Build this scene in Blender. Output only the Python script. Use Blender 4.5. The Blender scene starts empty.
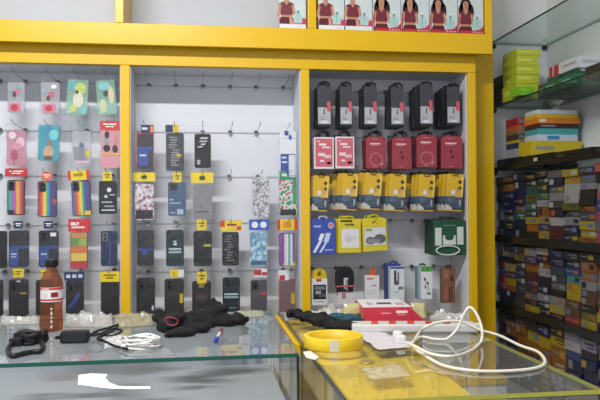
import bpy, bmesh, math, random
from mathutils import Vector, Matrix, noise
R = random.Random(7)
SC = bpy.context.scene
COL = SC.collection
PI = math.pi
# ---------------------------------------------------------------- camera model
CZ = 1.275
CAM = Vector((0, 0, CZ))
FPX = 700.0
YAW, PITCH, ROLL = math.radians(8.13), math.radians(0.78), math.radians(0.35)
_f = Vector((math.sin(YAW)*math.cos(PITCH), math.cos(YAW)*math.cos(PITCH), math.sin(PITCH)))
_r = Vector((math.cos(YAW), -math.sin(YAW), 0))
_u = _r.cross(_f)
RV = _r*math.cos(ROLL) - _u*math.sin(ROLL)
UV = _u*math.cos(ROLL) + _r*math.sin(ROLL)
FV = _f
def ray(x, y):
    return FV + RV*((x-300)/FPX) + UV*((200-y)/FPX)
def pY(x, y, Y):
    d = ray(x, y); return CAM + d*(Y/d.y)
def pZ(x, y, Z):
    d = ray(x, y); return CAM + d*((Z-CZ)/d.z)
def pX(x, y, X):
    d = ray(x, y); return CAM + d*(X/d.x)
cd = bpy.data.cameras.new('camera'); cam = bpy.data.objects.new('camera', cd); COL.objects.link(cam)
cam.matrix_world = Matrix(((RV.x, UV.x, -FV.x, 0), (RV.y, UV.y, -FV.y, 0), (RV.z, UV.z, -FV.z, CZ), (0, 0, 0, 1)))
cd.sensor_width = 36; cd.lens = FPX/600*36; cd.clip_start = 0.02
SC.camera = cam
# ---------------------------------------------------------------- materials
def lin(c):
    return c/12.92 if c <= 0.04045 else ((c+0.055)/1.055)**2.4
def rgb(h):
    if isinstance(h, str):
        h = h.lstrip('#'); h = tuple(int(h[i:i+2], 16) for i in (0, 2, 4))
    return tuple(lin(v/255) for v in h)
_mc = {}
def P(col, rough=0.5, metal=0.0, spec=0.5, coat=0.0):
    """plain painted / printed surface with a little procedural unevenness"""
    k = ('P', tuple(col) if not isinstance(col, str) else col, rough, metal, spec, coat)
    if k in _mc: return _mc[k]
    m = bpy.data.materials.new('paint'); m.use_nodes = True
    nt = m.node_tree; b = nt.nodes['Principled BSDF']
    c = rgb(col)
    if max(c) < .12: spec = min(spec, .3)
    b.inputs['Metallic'].default_value = metal
    b.inputs['Specular IOR Level'].default_value = spec
    b.inputs['Coat Weight'].default_value = coat
    tc = nt.nodes.new('ShaderNodeTexCoord')
    n = nt.nodes.new('ShaderNodeTexNoise'); n.inputs['Scale'].default_value = 14; n.inputs['Detail'].default_value = 2
    nt.links.new(tc.outputs['Object'], n.inputs['Vector'])
    mx = nt.nodes.new('ShaderNodeMix'); mx.data_type = 'RGBA'
    mx.inputs[6].default_value = (*[v*0.97 for v in c], 1); mx.inputs[7].default_value = (*[min(1, v*1.03) for v in c], 1)
    nt.links.new(n.outputs['Fac'], mx.inputs[0]); nt.links.new(mx.outputs[2], b.inputs['Base Color'])
    mr = nt.nodes.new('ShaderNodeMapRange'); mr.inputs[3].default_value = max(0.02, rough-0.03); mr.inputs[4].default_value = min(1, rough+0.03)
    nt.links.new(n.outputs['Fac'], mr.inputs[0]); nt.links.new(mr.outputs[0], b.inputs['Roughness'])
    _mc[k] = m
    return m
def wallmat(col, rough=0.7, scale=6, amt=0.04, bump=0.05):
    m = bpy.data.materials.new('plaster'); m.use_nodes = True
    nt = m.node_tree; b = nt.nodes['Principled BSDF']; c = rgb(col)
    tc = nt.nodes.new('ShaderNodeTexCoord')
    n = nt.nodes.new('ShaderNodeTexNoise'); n.inputs['Scale'].default_value = scale; n.inputs['Detail'].default_value = 6
    nt.links.new(tc.outputs['Object'], n.inputs['Vector'])
    mx = nt.nodes.new('ShaderNodeMix'); mx.data_type = 'RGBA'
    mx.inputs[6].default_value = (*[v*(1-amt*2) for v in c], 1); mx.inputs[7].default_value = (*[min(1, v*(1+amt)) for v in c], 1)
    nt.links.new(n.outputs['Fac'], mx.inputs[0]); nt.links.new(mx.outputs[2], b.inputs['Base Color'])
    b.inputs['Roughness'].default_value = rough
    if bump:
        bp = nt.nodes.new('ShaderNodeBump'); bp.inputs['Strength'].default_value = bump; bp.inputs['Distance'].default_value = 0.002
        nt.links.new(n.outputs['Fac'], bp.inputs['Height']); nt.links.new(bp.outputs[0], b.inputs['Normal'])
    return m
def clear(tint, refl=1.0, rough=0.0, haze=0.0, hazecol='#ffffff', f0=0.05, bump=0.0, bscale=40):
    """thin clear sheet: transparent + Schlick reflection, optional milky haze"""
    k = ('C', tint, refl, rough, haze, hazecol, f0, bump)
    if k in _mc: return _mc[k]
    m = bpy.data.materials.new('clear_sheet'); m.use_nodes = True
    nt = m.node_tree; nt.nodes.clear()
    out = nt.nodes.new('ShaderNodeOutputMaterial')
    t = nt.nodes.new('ShaderNodeBsdfTransparent'); t.inputs[0].default_value = (*rgb(tint), 1)
    g = nt.nodes.new('ShaderNodeBsdfGlossy'); g.inputs['Roughness'].default_value = rough
    lw = nt.nodes.new('ShaderNodeLayerWeight'); lw.inputs[0].default_value = 0.5
    pw = nt.nodes.new('ShaderNodeMath'); pw.operation = 'POWER'; pw.inputs[1].default_value = 5
    nt.links.new(lw.outputs['Facing'], pw.inputs[0])
    ma = nt.nodes.new('ShaderNodeMath'); ma.operation = 'MULTIPLY_ADD'; ma.inputs[1].default_value = (1-f0)*refl; ma.inputs[2].default_value = f0*refl
    nt.links.new(pw.outputs[0], ma.inputs[0])
    base = t.outputs[0]
    if haze:
        d = nt.nodes.new('ShaderNodeBsdfDiffuse'); d.inputs[0].default_value = (*rgb(hazecol), 1)
        mh = nt.nodes.new('ShaderNodeMixShader'); mh.inputs[0].default_value = haze
        nt.links.new(base, mh.inputs[1]); nt.links.new(d.outputs[0], mh.inputs[2]); base = mh.outputs[0]
    ms = nt.nodes.new('ShaderNodeMixShader')
    nt.links.new(ma.outputs[0], ms.inputs[0]); nt.links.new(base, ms.inputs[1]); nt.links.new(g.outputs[0], ms.inputs[2])
    if bump:
        tc = nt.nodes.new('ShaderNodeTexCoord'); n = nt.nodes.new('ShaderNodeTexNoise'); n.inputs['Scale'].default_value = bscale
        nt.links.new(tc.outputs['Object'], n.inputs['Vector'])
        bp = nt.nodes.new('ShaderNodeBump'); bp.inputs['Strength'].default_value = bump; bp.inputs['Distance'].default_value = 0.01
        nt.links.new(n.outputs['Fac'], bp.inputs['Height']); nt.links.new(bp.outputs[0], g.inputs['Normal'])
    nt.links.new(ms.outputs[0], out.inputs[0])
    _mc[k] = m
    return m
def speckle(c1, c2, c3, scale=90, rough=0.35):
    """printed pattern of two inks on a ground"""
    k = ('S', c1, c2, c3, scale)
    if k in _mc: return _mc[k]
    m = bpy.data.materials.new('pattern'); m.use_nodes = True
    nt = m.node_tree; b = nt.nodes['Principled BSDF']
    tc = nt.nodes.new('ShaderNodeTexCoord')
    n = nt.nodes.new('ShaderNodeTexNoise'); n.inputs['Scale'].default_value = scale; n.inputs['Detail'].default_value = 1
    nt.links.new(tc.outputs['Object'], n.inputs['Vector'])
    r = nt.nodes.new('ShaderNodeValToRGB'); r.color_ramp.interpolation = 'CONSTANT'
    e = r.color_ramp.elements
    e[0].position = 0; e[0].color = (*rgb(c2), 1); e[1].position = 0.42; e[1].color = (*rgb(c1), 1)
    x = e.new(0.58); x.color = (*rgb(c3), 1)
    nt.links.new(n.outputs['Fac'], r.inputs[0]); nt.links.new(r.outputs[0], b.inputs['Base Color'])
    b.inputs['Roughness'].default_value = rough
    _mc[k] = m
    return m
GLASS = clear('#f3f6f6', f0=0.07, haze=0.05)
SHELFGLASS = clear('#d9e6e1', f0=0.06)
GEDGE = P('#1f5a50', 0.15)
GEDGED = P('#152f2a', 0.2)
FILM = clear('#fefefe', f0=0.02, rough=0.08, haze=0.008, bump=0.5)
DUSTY = clear('#eef2f2', f0=0.06, haze=0.22, hazecol='#c4c9cd')
CRINKLE = clear('#f8f8f6', f0=0.12, rough=0.12, haze=0.22, bump=0.6, bscale=70)
YEL = P('#dcb00a', 0.3)
BOARD = wallmat('#d9dce4', 0.55, 5, 0.02, 0.02)
WHITEWALL = wallmat('#e4e7ea', 0.75)
STEEL = P('#8d8f92', 0.3, metal=1.0)
DSTEEL = P('#56585c', 0.4, metal=0.6)
# ---------------------------------------------------------------- mesh builder
class MB:
    def __init__(s): s.v = []; s.f = []; s.m = []; s.sm = []; s.mats = []
    def mi(s, m):
        if m not in s.mats: s.mats.append(m)
        return s.mats.index(m)
    def add(s, vs, fs, mat, smooth=False, M=None):
        b = len(s.v); s.v += [tuple(M @ Vector(v)) if M else tuple(v) for v in vs]
        i = s.mi(mat)
        for f in fs: s.f.append(tuple(b+k for k in f)); s.m.append(i); s.sm.append(smooth)
        return s
    def box(s, x0, x1, y0, y1, z0, z1, mat, M=None, top=None, front=None):
        vs = [(x0,y0,z0),(x1,y0,z0),(x1,y1,z0),(x0,y1,z0),(x0,y0,z1),(x1,y0,z1),(x1,y1,z1),(x0,y1,z1)]
        fs = [(0,3,2,1),(4,5,6,7),(0,1,5,4),(1,2,6,5),(2,3,7,6),(3,0,4,7)]
        b = len(s.v); s.v += [tuple(M @ Vector(v)) if M else v for v in vs]
        for k, f in enumerate(fs):
            mm = top if (k == 1 and top) else front if (k == 2 and front) else mat
            s.f.append(tuple(b+i for i in f)); s.m.append(s.mi(mm)); s.sm.append(False)
        return s
    def prism(s, pts, y0, y1, mat, side=None, M=None, smooth=False):
        """outline in x,z extruded from y0 (front) to y1"""
        n = len(pts)
        vs = [(x, y0, z) for x, z in pts] + [(x, y1, z) for x, z in pts]
        s.add(vs, [tuple(range(n)), tuple(range(2*n-1, n-1, -1))], mat, M=M)
        s.add(vs, [(i, (i+1) % n, n+(i+1) % n, n+i) for i in range(n)], side or mat, smooth, M=M)
        return s
    def flat(s, pts, y, mat, M=None):
        s.add([(x, y, z) for x, z in pts], [tuple(range(len(pts)))], mat, M=M); return s
    def rect(s, x0, x1, z0, z1, y, mat, M=None):
        return s.flat([(x0,z0),(x1,z0),(x1,z1),(x0,z1)], y, mat, M)
    def tube(s, pts, r, mat, n=8, closed=False, flatten=1.0):
        pts = [Vector(p) for p in pts]; N = len(pts); rings = []; up = Vector((0.13, 0.21, 0.97))
        prev = None
        for i in range(N):
            a = pts[(i-1) % N] if (closed or i > 0) else pts[i]
            b = pts[(i+1) % N] if (closed or i < N-1) else pts[i]
            t = (b-a)
            t = t.normalized() if t.length > 1e-9 else Vector((0,0,1))
            if prev is None:
                x = t.cross(up); x = x.normalized() if x.length > 1e-4 else Vector((1,0,0))
            else:
                x = prev - t*prev.dot(t); x = x.normalized() if x.length > 1e-6 else t.orthogonal().normalized()
            prev = x; y = t.cross(x)
            rr = r(i/(N-1)) if callable(r) else r
            rings.append([pts[i] + x*math.cos(2*PI*k/n)*rr + y*math.sin(2*PI*k/n)*rr*flatten for k in range(n)])
        vs = [v for ring in rings for v in ring]; fs = []
        for i in range(N if closed else N-1):
            j = (i+1) % N
            for k in range(n): fs.append((i*n+k, i*n+(k+1) % n, j*n+(k+1) % n, j*n+k))
        s.add(vs, fs, mat, True)
        if not closed:
            s.add(rings[0], [tuple(range(n-1, -1, -1))], mat); s.add(rings[-1], [tuple(range(n))], mat)
        return s
    def lathe(s, prof, mat, n=32, M=None, cap=True):
        vs = []; fs = []
        for r_, z in prof:
            for k in range(n): vs.append((r_*math.cos(2*PI*k/n), r_*math.sin(2*PI*k/n), z))
        for i in range(len(prof)-1):
            for k in range(n): fs.append((i*n+k, i*n+(k+1) % n, (i+1)*n+(k+1) % n, (i+1)*n+k))
        s.add(vs, fs, mat, True, M)
        if cap:
            s.add(vs[:n], [tuple(range(n-1, -1, -1))], mat, M=M); s.add(vs[-n:], [tuple(range(n))], mat, M=M)
        return s
    def mesh(s, name):
        me = bpy.data.meshes.new(name); me.from_pydata(s.v, [], s.f)
        for m in s.mats: me.materials.append(m)
        me.polygons.foreach_set('material_index', s.m); me.polygons.foreach_set('use_smooth', s.sm)
        me.update()
        return me
    def build(s, name, parent=None, bevel=0.0, label=None, loc=None, rot=None):
        o = bpy.data.objects.new(name, s.mesh(name)); COL.objects.link(o)
        if parent: o.parent = parent
        if loc is not None: o.location = loc
        if rot is not None: o.rotation_euler = rot
        if bevel:
            b = o.modifiers.new('bevel', 'BEVEL'); b.width = bevel; b.segments = 2; b.limit_method = 'ANGLE'; b.angle_limit = 0.7
        if label: o['label'] = label
        return o
def rr(cx, cz, w, h, r, n=5):
    r = min(r, w/2-1e-5, h/2-1e-5); out = []
    for (sx, sz, a0) in ((1,1,0), (-1,1,90), (-1,-1,180), (1,-1,270)):
        for k in range(n+1):
            a = math.radians(a0+90*k/n)
            out.append((cx+sx*(w/2-r)+r*math.cos(a), cz+sz*(h/2-r)+r*math.sin(a)))
    return out[::-1]
def circ(cx, cz, r, n=16): return [(cx+r*math.cos(2*PI*k/n), cz+r*math.sin(2*PI*k/n)) for k in range(n)]
def tag(o, label, cat, group=None):
    o['label'] = label; o['category'] = cat
    if group: o['group'] = group
    return o
def thing(name, label, cat, loc=(0,0,0), rz=0, group=None, ry=0):
    o = bpy.data.objects.new(name, None); COL.objects.link(o); o.empty_display_size = 0.05
    o.location = loc; o.rotation_euler = (0, ry, rz)
    return tag(o, label, cat, group)
def structure(name, mb, bevel=0.0):
    o = mb.build(name, None, bevel); o['kind'] = 'structure'; return o
def bez(pts, n=10, closed=False):
    """Catmull-Rom through points"""
    P_ = [Vector(p) for p in pts]; N = len(P_); out = []
    for i in range(N if closed else N-1):
        p0 = P_[(i-1) % N] if (closed or i > 0) else P_[0]*2-P_[1]
        p1, p2 = P_[i], P_[(i+1) % N]
        p3 = P_[(i+2) % N] if (closed or i < N-2) else P_[-1]*2-P_[-2]
        for k in range(n):
            t = k/n
            out.append(0.5*((2*p1)+(p2-p0)*t+(2*p0-5*p1+4*p2-p3)*t*t+(3*p1-p0-3*p2+p3)*t**3))
    if not closed: out.append(P_[-1])
    return out
ORD = ['first','second','third','fourth','fifth','sixth','seventh','eighth','ninth','tenth','eleventh','twelfth']
# ================================================================ setting
BY, FY, UY = 3.10, 2.86, 2.80
WY = 3.14
XR = pY(547, 120, WY).x            # right wall
XL, YB, ZT = -2.3, -2.6, 2.95
fl = wallmat('#8f8a84', 0.35, 3, 0.08); ce = wallmat('#cfd0d0', 0.8)
structure('floor', MB().box(XL-.1, XR+.1, YB, WY+.1, -.1, 0, fl))
structure('ceiling', MB().box(XL-.1, XR+.1, YB, WY+.1, ZT, ZT+.1, ce))
structure('wall_back', MB().box(XL-.1, XR+.1, WY, WY+.1, 0, ZT, WHITEWALL))
structure('wall_right', MB().box(XR, XR+.1, YB, WY, 0, ZT, WHITEWALL))
structure('wall_left', MB().box(XL-.1, XL, YB, WY, 0, ZT, WHITEWALL))
# ---------------------------------------------------------------- wall display cabinet
px_ = lambda x, Y=FY: pY(x, 190, Y).x
z1t, z1b = pY(245, 26.5, UY).z, pY(245, 47.5, UY).z
znt = pY(245, 67.5, FY).z
posts = [(px_(120.5), px_(130)), (px_(301.5), px_(310)), (px_(469), px_(477))]
bw = posts[1][0]-posts[0][0]
posts = [(posts[0][0]-bw, posts[0][1]-bw)] + posts
xe = px_(494.5, FY+.12)
xs = posts[0][0]
zb = 0.55
dc = thing('display_cabinet', 'yellow framed wall display cabinet with three white backed bays of hanging goods', 'cabinet', (0, 0, 0))
for i, (a, b) in enumerate(posts):
    MB().box(a, b, FY, BY-.012, zb, znt, YEL).build('upright_post', dc, .003)
MB().box(xs, posts[3][1], FY, FY+.04, znt, z1b+.02, YEL).build('header_rail', dc, .002)
BN = ['left', 'middle', 'right']
for i in range(3):
    MB().box(posts[i][1], posts[i+1][0], BY-.012, BY+.02, zb, znt+.06, BOARD).build('back_board', dc)
    # soffit and the white lining of the bay sides
    MB().box(posts[i][1]+.0001, posts[i+1][0]-.0001, FY+.042, BY-.013, znt+.004, znt+.02, BOARD).build('soffit', dc)
    MB().box(posts[i][1]+.0002, posts[i][1]+.003, FY+.015, BY-.013, zb, znt, BOARD).build('side_lining', dc)
    MB().box(posts[i+1][0]-.003, posts[i+1][0]-.0002, FY+.015, BY-.013, zb, znt, BOARD).build('side_lining', dc)
MB().box(posts[3][1]+.001, xe, FY+.12, FY+.14, zb, z1b+.0515, YEL).build('end_panel', dc, .002)
MB().box(xs, xe, FY, BY, zb-.03, zb, YEL).build('ledge', dc, .003)
MB().box(xs, xe, FY+.01, BY, 0, zb-.031, WHITEWALL).build('base_panel', dc, .003)
# ---------------------------------------------------------------- upper cabinet
UI = wallmat('#c3c7cf', 0.6, 4, .02, .02)
uc = thing('upper_cabinet', 'yellow open overhead cabinet holding the perfume boxes above the display bays', 'cabinet', (0, 0, 0))
xue = px_(494, UY)
ztop = ZT-.12
MB().box(xs, xue, UY, UY+.02, z1b, z1t, YEL).build('front_rail', uc, .002)
MB().box(xs, xue, UY+.021, WY-.002, z1b+.052, z1t-.002, UI).build('bottom_shelf', uc)
ud = [(pY(115, 8, UY).x, pY(123.5, 8, UY).x), (pY(308, 14, UY).x, pY(316.3, 14, UY).x), (pY(485.5, 20, UY).x, xue)]
ud = [(ud[0][0]-(ud[1][0]-ud[0][0]), ud[0][1]-(ud[1][0]-ud[0][0]))] + ud
for a, b in ud: MB().box(a, b, UY+.0005, WY-.004, z1t+.0003, ztop, YEL).build('divider', uc, .002)
MB().box(xs, xue, WY-.003, WY-.0005, z1t, ztop, UI).build('back_panel', uc)
MB().box(xs, xue, UY, WY-.002, ztop+.0005, ztop+.03, YEL).build('top_panel', uc, .002)
# ---------------------------------------------------------------- counters
ZC = 0.95
def counter(name, label, x0, x1, y0, y1, edge, back, interior, shelfz, topmat=None):
    t = thing(name, label, 'glass counter', ((x0+x1)/2, (y0+y1)/2, 0))
    L = lambda o: (setattr(o, 'location', (-t.location.x, -t.location.y, 0)), o)[1]
    g = .008
    m = MB()   # top sheet: clear faces, green rim
    m.add([(x0,y0,ZC-g),(x1,y0,ZC-g),(x1,y1,ZC-g),(x0,y1,ZC-g),(x0,y0,ZC),(x1,y0,ZC),(x1,y1,ZC),(x0,y1,ZC)], [(4,5,6,7)], topmat or GLASS)
    b = [(x0,y0,ZC-g),(x1,y0,ZC-g),(x1,y1,ZC-g),(x0,y1,ZC-g),(x0,y0,ZC),(x1,y0,ZC),(x1,y1,ZC),(x0,y1,ZC)]
    m.add(b, [(0,1,5,4),(1,2,6,5),(2,3,7,6),(3,0,4,7)], edge)
    L(m.build('top_glass', t))
    zb_ = 0.42
    def sheet(nm, p, q, e=GEDGED):
        n_ = (q-p).cross(Vector((0,0,1))).normalized()*.006
        m = MB(); A = [p, q, q+n_, p+n_]
        lo = [(v.x, v.y, zb_) for v in A]; hi = [(v.x, v.y, ZC-g-.0005) for v in A]
        m.add(lo+hi, [(0,1,5,4)], GLASS)
        m.add(lo+hi, [(1,2,6,5),(3,0,4,7),(4,5,6,7)], e)
        return L(m.build(nm, t))
    # clear sheets stand 6 mm inside the rim
    sheet('front_glass', Vector((x0+.004, y0+.004, 0)), Vector((x1-.004, y0+.004, 0)))
    sheet('side_glass', Vector((x0+.004, y1-.004, 0)), Vector((x0+.004, y0+.011, 0)))
    sheet('side_glass', Vector((x1-.004, y0+.011, 0)), Vector((x1-.004, y1-.004, 0)))
    L(MB().box(x0+.012, x1-.012, y1-.03, y1-.012, zb_, ZC-.03, back).build('back_panel', t, .002))
    L(MB().box(x0+.011, x1-.011, y0+.012, y1-.031, shelfz-.008, shelfz, interior).build('inner_shelf', t))
    L(MB().box(x0, x1, y0, y1, 0, zb_-.001, P('#b9bcc0', .5)).build('base', t, .004))
    return t, L
LXF = pZ(298, 352, ZC); LYF = (pZ(150, 358.5, ZC).y); LYR = pZ(150, 316, ZC).y
LX1 = LXF.x
print('left counter', LX1, LYF, LYR)
lc, Lf = counter('glass_counter', 'long glass counter with teal edge carrying the bottle, cables and black cloth', -1.75, LX1, LYF, LYR, GEDGE, P('#b4b7bd', .5), P('#b1b4ba', .6), 0.80, DUSTY)
RX0 = (pZ(289, 321, ZC).x + pZ(313, 357, ZC).x + pZ(343, 400, ZC).x)/3
RX1 = (pZ(497, 342, ZC).x + pZ(594, 385, ZC).x)/2
RYF = (pZ(450, 397, ZC).y + pZ(600, 389, ZC).y)/2
RYR = LYR+.01
print('right counter', RX0, RX1, RYF, RYR)
rc, Rf = counter('glass_counter', 'glass counter with yellow lining carrying the power strip and white cable', RX0, RX1, RYF, RYR, P('#b9b64a', .25), P('#c9a514', .4), P('#77736a', .4), 0.62)
# left rim of the right counter's top reads dark green
Rf(MB().box(RX0-.0035, RX0-.0005, RYF, RYR, ZC-.0085, ZC+.0005, GEDGED).build('edge_strip', rc))
# yellow lining board just under the glass, its right edge cut on the skew
Rf(MB().box(RX0-.014, RX0-.0005, pZ(302, 340, ZC).y, RYR, ZC-.040, ZC-.010, P('#d9b012', .4)).build('side_trim', rc, .001))
yx = [(RX0+.02, RYF+.012), (pZ(470, 395, ZC-.02).x, RYF+.012), (pZ(405, 338, ZC-.02).x, RYR-.04), (RX0+.02, RYR-.04)]
m = MB(); v = [(x, y, ZC-.026) for x, y in yx]+[(x, y, ZC-.020) for x, y in yx]
m.add(v, [(0,3,2,1),(4,5,6,7),(0,1,5,4),(1,2,6,5),(2,3,7,6),(3,0,4,7)], P('#e0bd2a', .45))
Rf(m.build('yellow_lining', rc))
m = MB().box(RX0+.011, RX0+.014, RYF+.20, RYR-.035, ZC-.10, ZC-.027, P('#e0b81a', .45))
Rf(m.build('yellow_side_lining', rc))
# clip channel and door frame seen in the right part of the left counter
m = MB()
for xx in (244, 258):
    p = pY(xx, 375, LYR-.05)
    m.box(p.x-.006, p.x+.006, LYR-.045, LYR-.031, .42, ZC-.012, P('#8b8f94', .35, .5))
Lf(m.build('door_channel', lc))
# ================================================================ hooks and rails
IY, TY = 2.93, 2.845        # where goods hang, where hook tips end
ROWN = ['top', 'second', 'third', 'fourth', 'bottom']
def rowz(x, ys): return pY(x, ys, BY-.012).z
HZ = {0: [rowz(60, y) for y in (83, 131, 176, 225, 271)],
      1: [rowz(203, y) for y in (87, 132.5, 177, 223, 271)],
      2: [rowz(390, y) for y in (93, 138, 177, 221, 267)]}
RAILM = P('#a9abb0', .35)
for b in range(3):
    for r in range(5):
        z = HZ[b][r]
        m = MB(); x0, x1 = posts[b][1]+.006, posts[b+1][0]-.006
        if b == 0: x0 = posts[1][0]-.62
        m.tube([(x0, BY-.018, z), (x1, BY-.018, z)], .0013, RAILM, 6)
        for xx in (x0+.01, x1-.01): m.box(xx-.004, xx+.004, BY-.018, BY-.0123, z-.005, z+.005, STEEL)
        o = m.build('hook_rail')
        tag(o, f'thin steel rail carrying the {ROWN[r]} row of hooks in the {BN[b]} bay', 'rail', 'hook rails of the display bays')
_hp = None
HK = []
def hook(bay, row, x, what):
    """wire hook: clip plate on the rail, straight prong, upturned tip"""
    global _hp
    z = HZ[bay][row]
    t = thing('display_hook', what, 'hook', (x, BY-.0205, z), 0, 'wire display hooks in the bays')
    HK.append((bay, row, x, t, what.startswith('empty')))
    if _hp is None:
        a = MB().prism(rr(0, 0, .012, .022, .004, 3), -.004, 0, STEEL).prism(rr(0, .003, .018, .010, .004, 3), -.008, -.0042, DSTEEL).mesh('clip')
        L_ = BY-.0205-TY
        pts = [(0, -.004, 0), (0, -L_*.5, .003), (0, -L_*.9, .008), (0, -L_*.97, .011), (0, -L_, .019)]
        k = MB().tube(bez(pts, 4), .0014, STEEL, 6).mesh('prong'); _hp = (a, k)
    for n_, me in (('clip', _hp[0]), ('prong', _hp[1])):
        o = bpy.data.objects.new(n_, me); COL.objects.link(o); o.parent = t
    return t
# ================================================================ phone cases
def sub(o, name, mb, bevel=0): return mb.build(name, o, bevel)
BLACKISH = '#33353a'
LENS = P('#111216', .1)
def decals_to(m, decals, w, h, y, r=.0):
    """u,v run 0..1 from the left and from the top"""
    for i, d in enumerate(decals):
        u0, v0, u1, v1, c = d[:5]
        mat = c if not isinstance(c, str) else P(c, .45)
        yy = y-.00025*(1+i % 6)
        if len(d) > 5 and d[5] == 'o':
            cx, cz = (u0+u1)/2-.5, .5-(v0+v1)/2
            n = 18; pts = [((cx+(u1-u0)/2*math.cos(2*PI*k/n))*w, (cz+(v1-v0)/2*math.sin(2*PI*k/n))*h) for k in range(n)]
            m.flat(pts, yy, mat)
        elif len(d) > 5 and d[5] == '/':      # slanting bar, leaning right
            s = d[6]
            m.flat([((u0-.5)*w, (.5-v1)*h), ((u1-.5)*w, (.5-v1)*h), ((u1+s-.5)*w, (.5-v0)*h), ((u0+s-.5)*w, (.5-v0)*h)], yy, mat)
        else:
            m.rect((u0-.5)*w, (u1-.5)*w, (.5-v1)*h, (.5-v0)*h, yy, mat)
CARDCOL = {'y': '#dfc414', 'r': '#c0242c', 'n': '#1f2d5e', 'o': '#d95d3c', 'w': '#d9dbe0', 'b': '#2b51b5', 'c': None}
def phone_case(bay, row, box, label, col, card=None, decals=(), camera=1, tilt=0.0, cdecals=(), film=True, Y=IY, hooks=True, rough=.42, th=.011, hl=None):
    x0, y0, x1, y1 = box
    a, c = pY(x0, y0, Y), pY(x1, y1, Y)
    w, h = c.x-a.x, a.z-c.z
    cx, cz = (a.x+c.x)/2, (a.z+c.z)/2
    hz = HZ[bay][row]
    t = thing('phone_case', label, 'phone case', (cx, Y, cz), R.uniform(-.05, .05), f'packaged phone cases in the {BN[bay]} bay', tilt)
    if isinstance(col, str):
        q = [int(col[i:i+2], 16) for i in (1, 3, 5)]
        if max(q) < 110: q = [int(v*.82) for v in q]
        col = tuple(q)
    bm_ = P(col, rough) if isinstance(col, tuple) else col
    r = w*.13
    m = MB().prism(rr(0, 0, w, h, r), -th/2, th/2, bm_)
    decals_to(m, decals, w, h, -th/2)
    body = m.build('case_body', t, .0015)
    if camera:
        cw, ch = w*.36, h*.26
        if camera == 2: cw, ch = w*.42, h*.2
        m = MB().prism(rr(-w/2+cw/2+w*.08, h/2-ch/2-h*.04, cw, ch, .005, 4), -th/2-.0028, -th/2-.0002, P('#26282c', .3) if not camera == 3 else P('#5a5c62', .3))
        m.build('camera_ring', body)
        m = MB()
        for k in range(2):
            m2 = MB().prism(circ(-w/2+cw*.5+w*.08, h/2-h*.04-ch*(.28+.44*k), min(cw*.26, ch*.19), 12), -th/2-.0042, -th/2-.003, LENS)
            m2.build('lens_hole', body)
    top = hz+.010-cz
    if card:
        u0, v0, u1, v1, cc = card
        p, q = pY(u0, v0, Y), pY(u1, v1, Y)
        cm = P(CARDCOL.get(cc, cc), .4)
        W, H = q.x-p.x, p.z-q.z; X, Z = (p.x+q.x)/2-cx, (p.z+q.z)/2-cz
        m = MB(); Mt = Matrix.Translation((X, 0, Z))
        m.prism(rr(0, 0, W, H, .003, 3), -.0015-th/2, -.0005-th/2, cm, M=Mt)
        m2 = MB(); dl = list(cdecals) or [(.18, .28, .82, .42, '#6b5a12' if cc == 'y' else '#e6e6e6'), (.3, .55, .7, .68, '#6b5a12' if cc == 'y' else '#e6e6e6')]
        decals_to(m2, dl, W, H, -.0016-th/2)
        m.add([Mt @ Vector(v) for v in m2.v], [], cm)
        for f, mi in zip(m2.f, m2.m): m.add([Mt @ Vector(m2.v[i]) for i in f], [tuple(range(len(f)))], m2.mats[mi])
        m.build('header_card', t)
        top = max(top, Z+H/2)
    if film:
        bot = -h/2-.004
        top = max(top, h/2+.006)
        ol = rr(0, (top+bot)/2, w+.007, top-bot, .006, 3)
        m = MB().flat(ol, -th/2-.0055, FILM)
        m.add([(x, y_, z) for y_ in (-th/2-.0055, th/2+.001) for x, z in ol], [(i, (i+1) % len(ol), len(ol)+(i+1) % len(ol), len(ol)+i) for i in range(len(ol))], FILM)
        m.build('plastic_sleeve', t)
    if hooks:
        hook(bay, row, cx, 'hook')
    return t
def stripes(cols, v0=0.0, v1=1.0, slant=0):
    n = len(cols); out = []
    for i, c in enumerate(cols):
        if c: out.append((.04+.92*i/n, v0+.03, .04+.92*(i+1)/n, v1-.03, c))
    return out
def script(u0, v0, u1, v1, c, n=4, seed=1):
    rr_ = random.Random(seed); out = []
    for i in range(n):
        v = v0+(v1-v0)*i/n; uu = u0+rr_.uniform(0, .3)*(u1-u0)
        out.append((uu, v, min(u1, uu+(u1-u0)*rr_.uniform(.35, .7)), v+(v1-v0)/n*.55, c))
    return out
CLEARC = clear('#e9e6ea', f0=.06, rough=.08, haze=.30, hazecol='#dfe0e6')
CLEARP = clear('#f0ccd8', f0=.06, rough=.08, haze=.45, hazecol='#d9a9b9')
CLEART = clear('#c9e9e0', f0=.06, rough=.08, haze=.4, hazecol='#a9cfc0')
PC = phone_case
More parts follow.
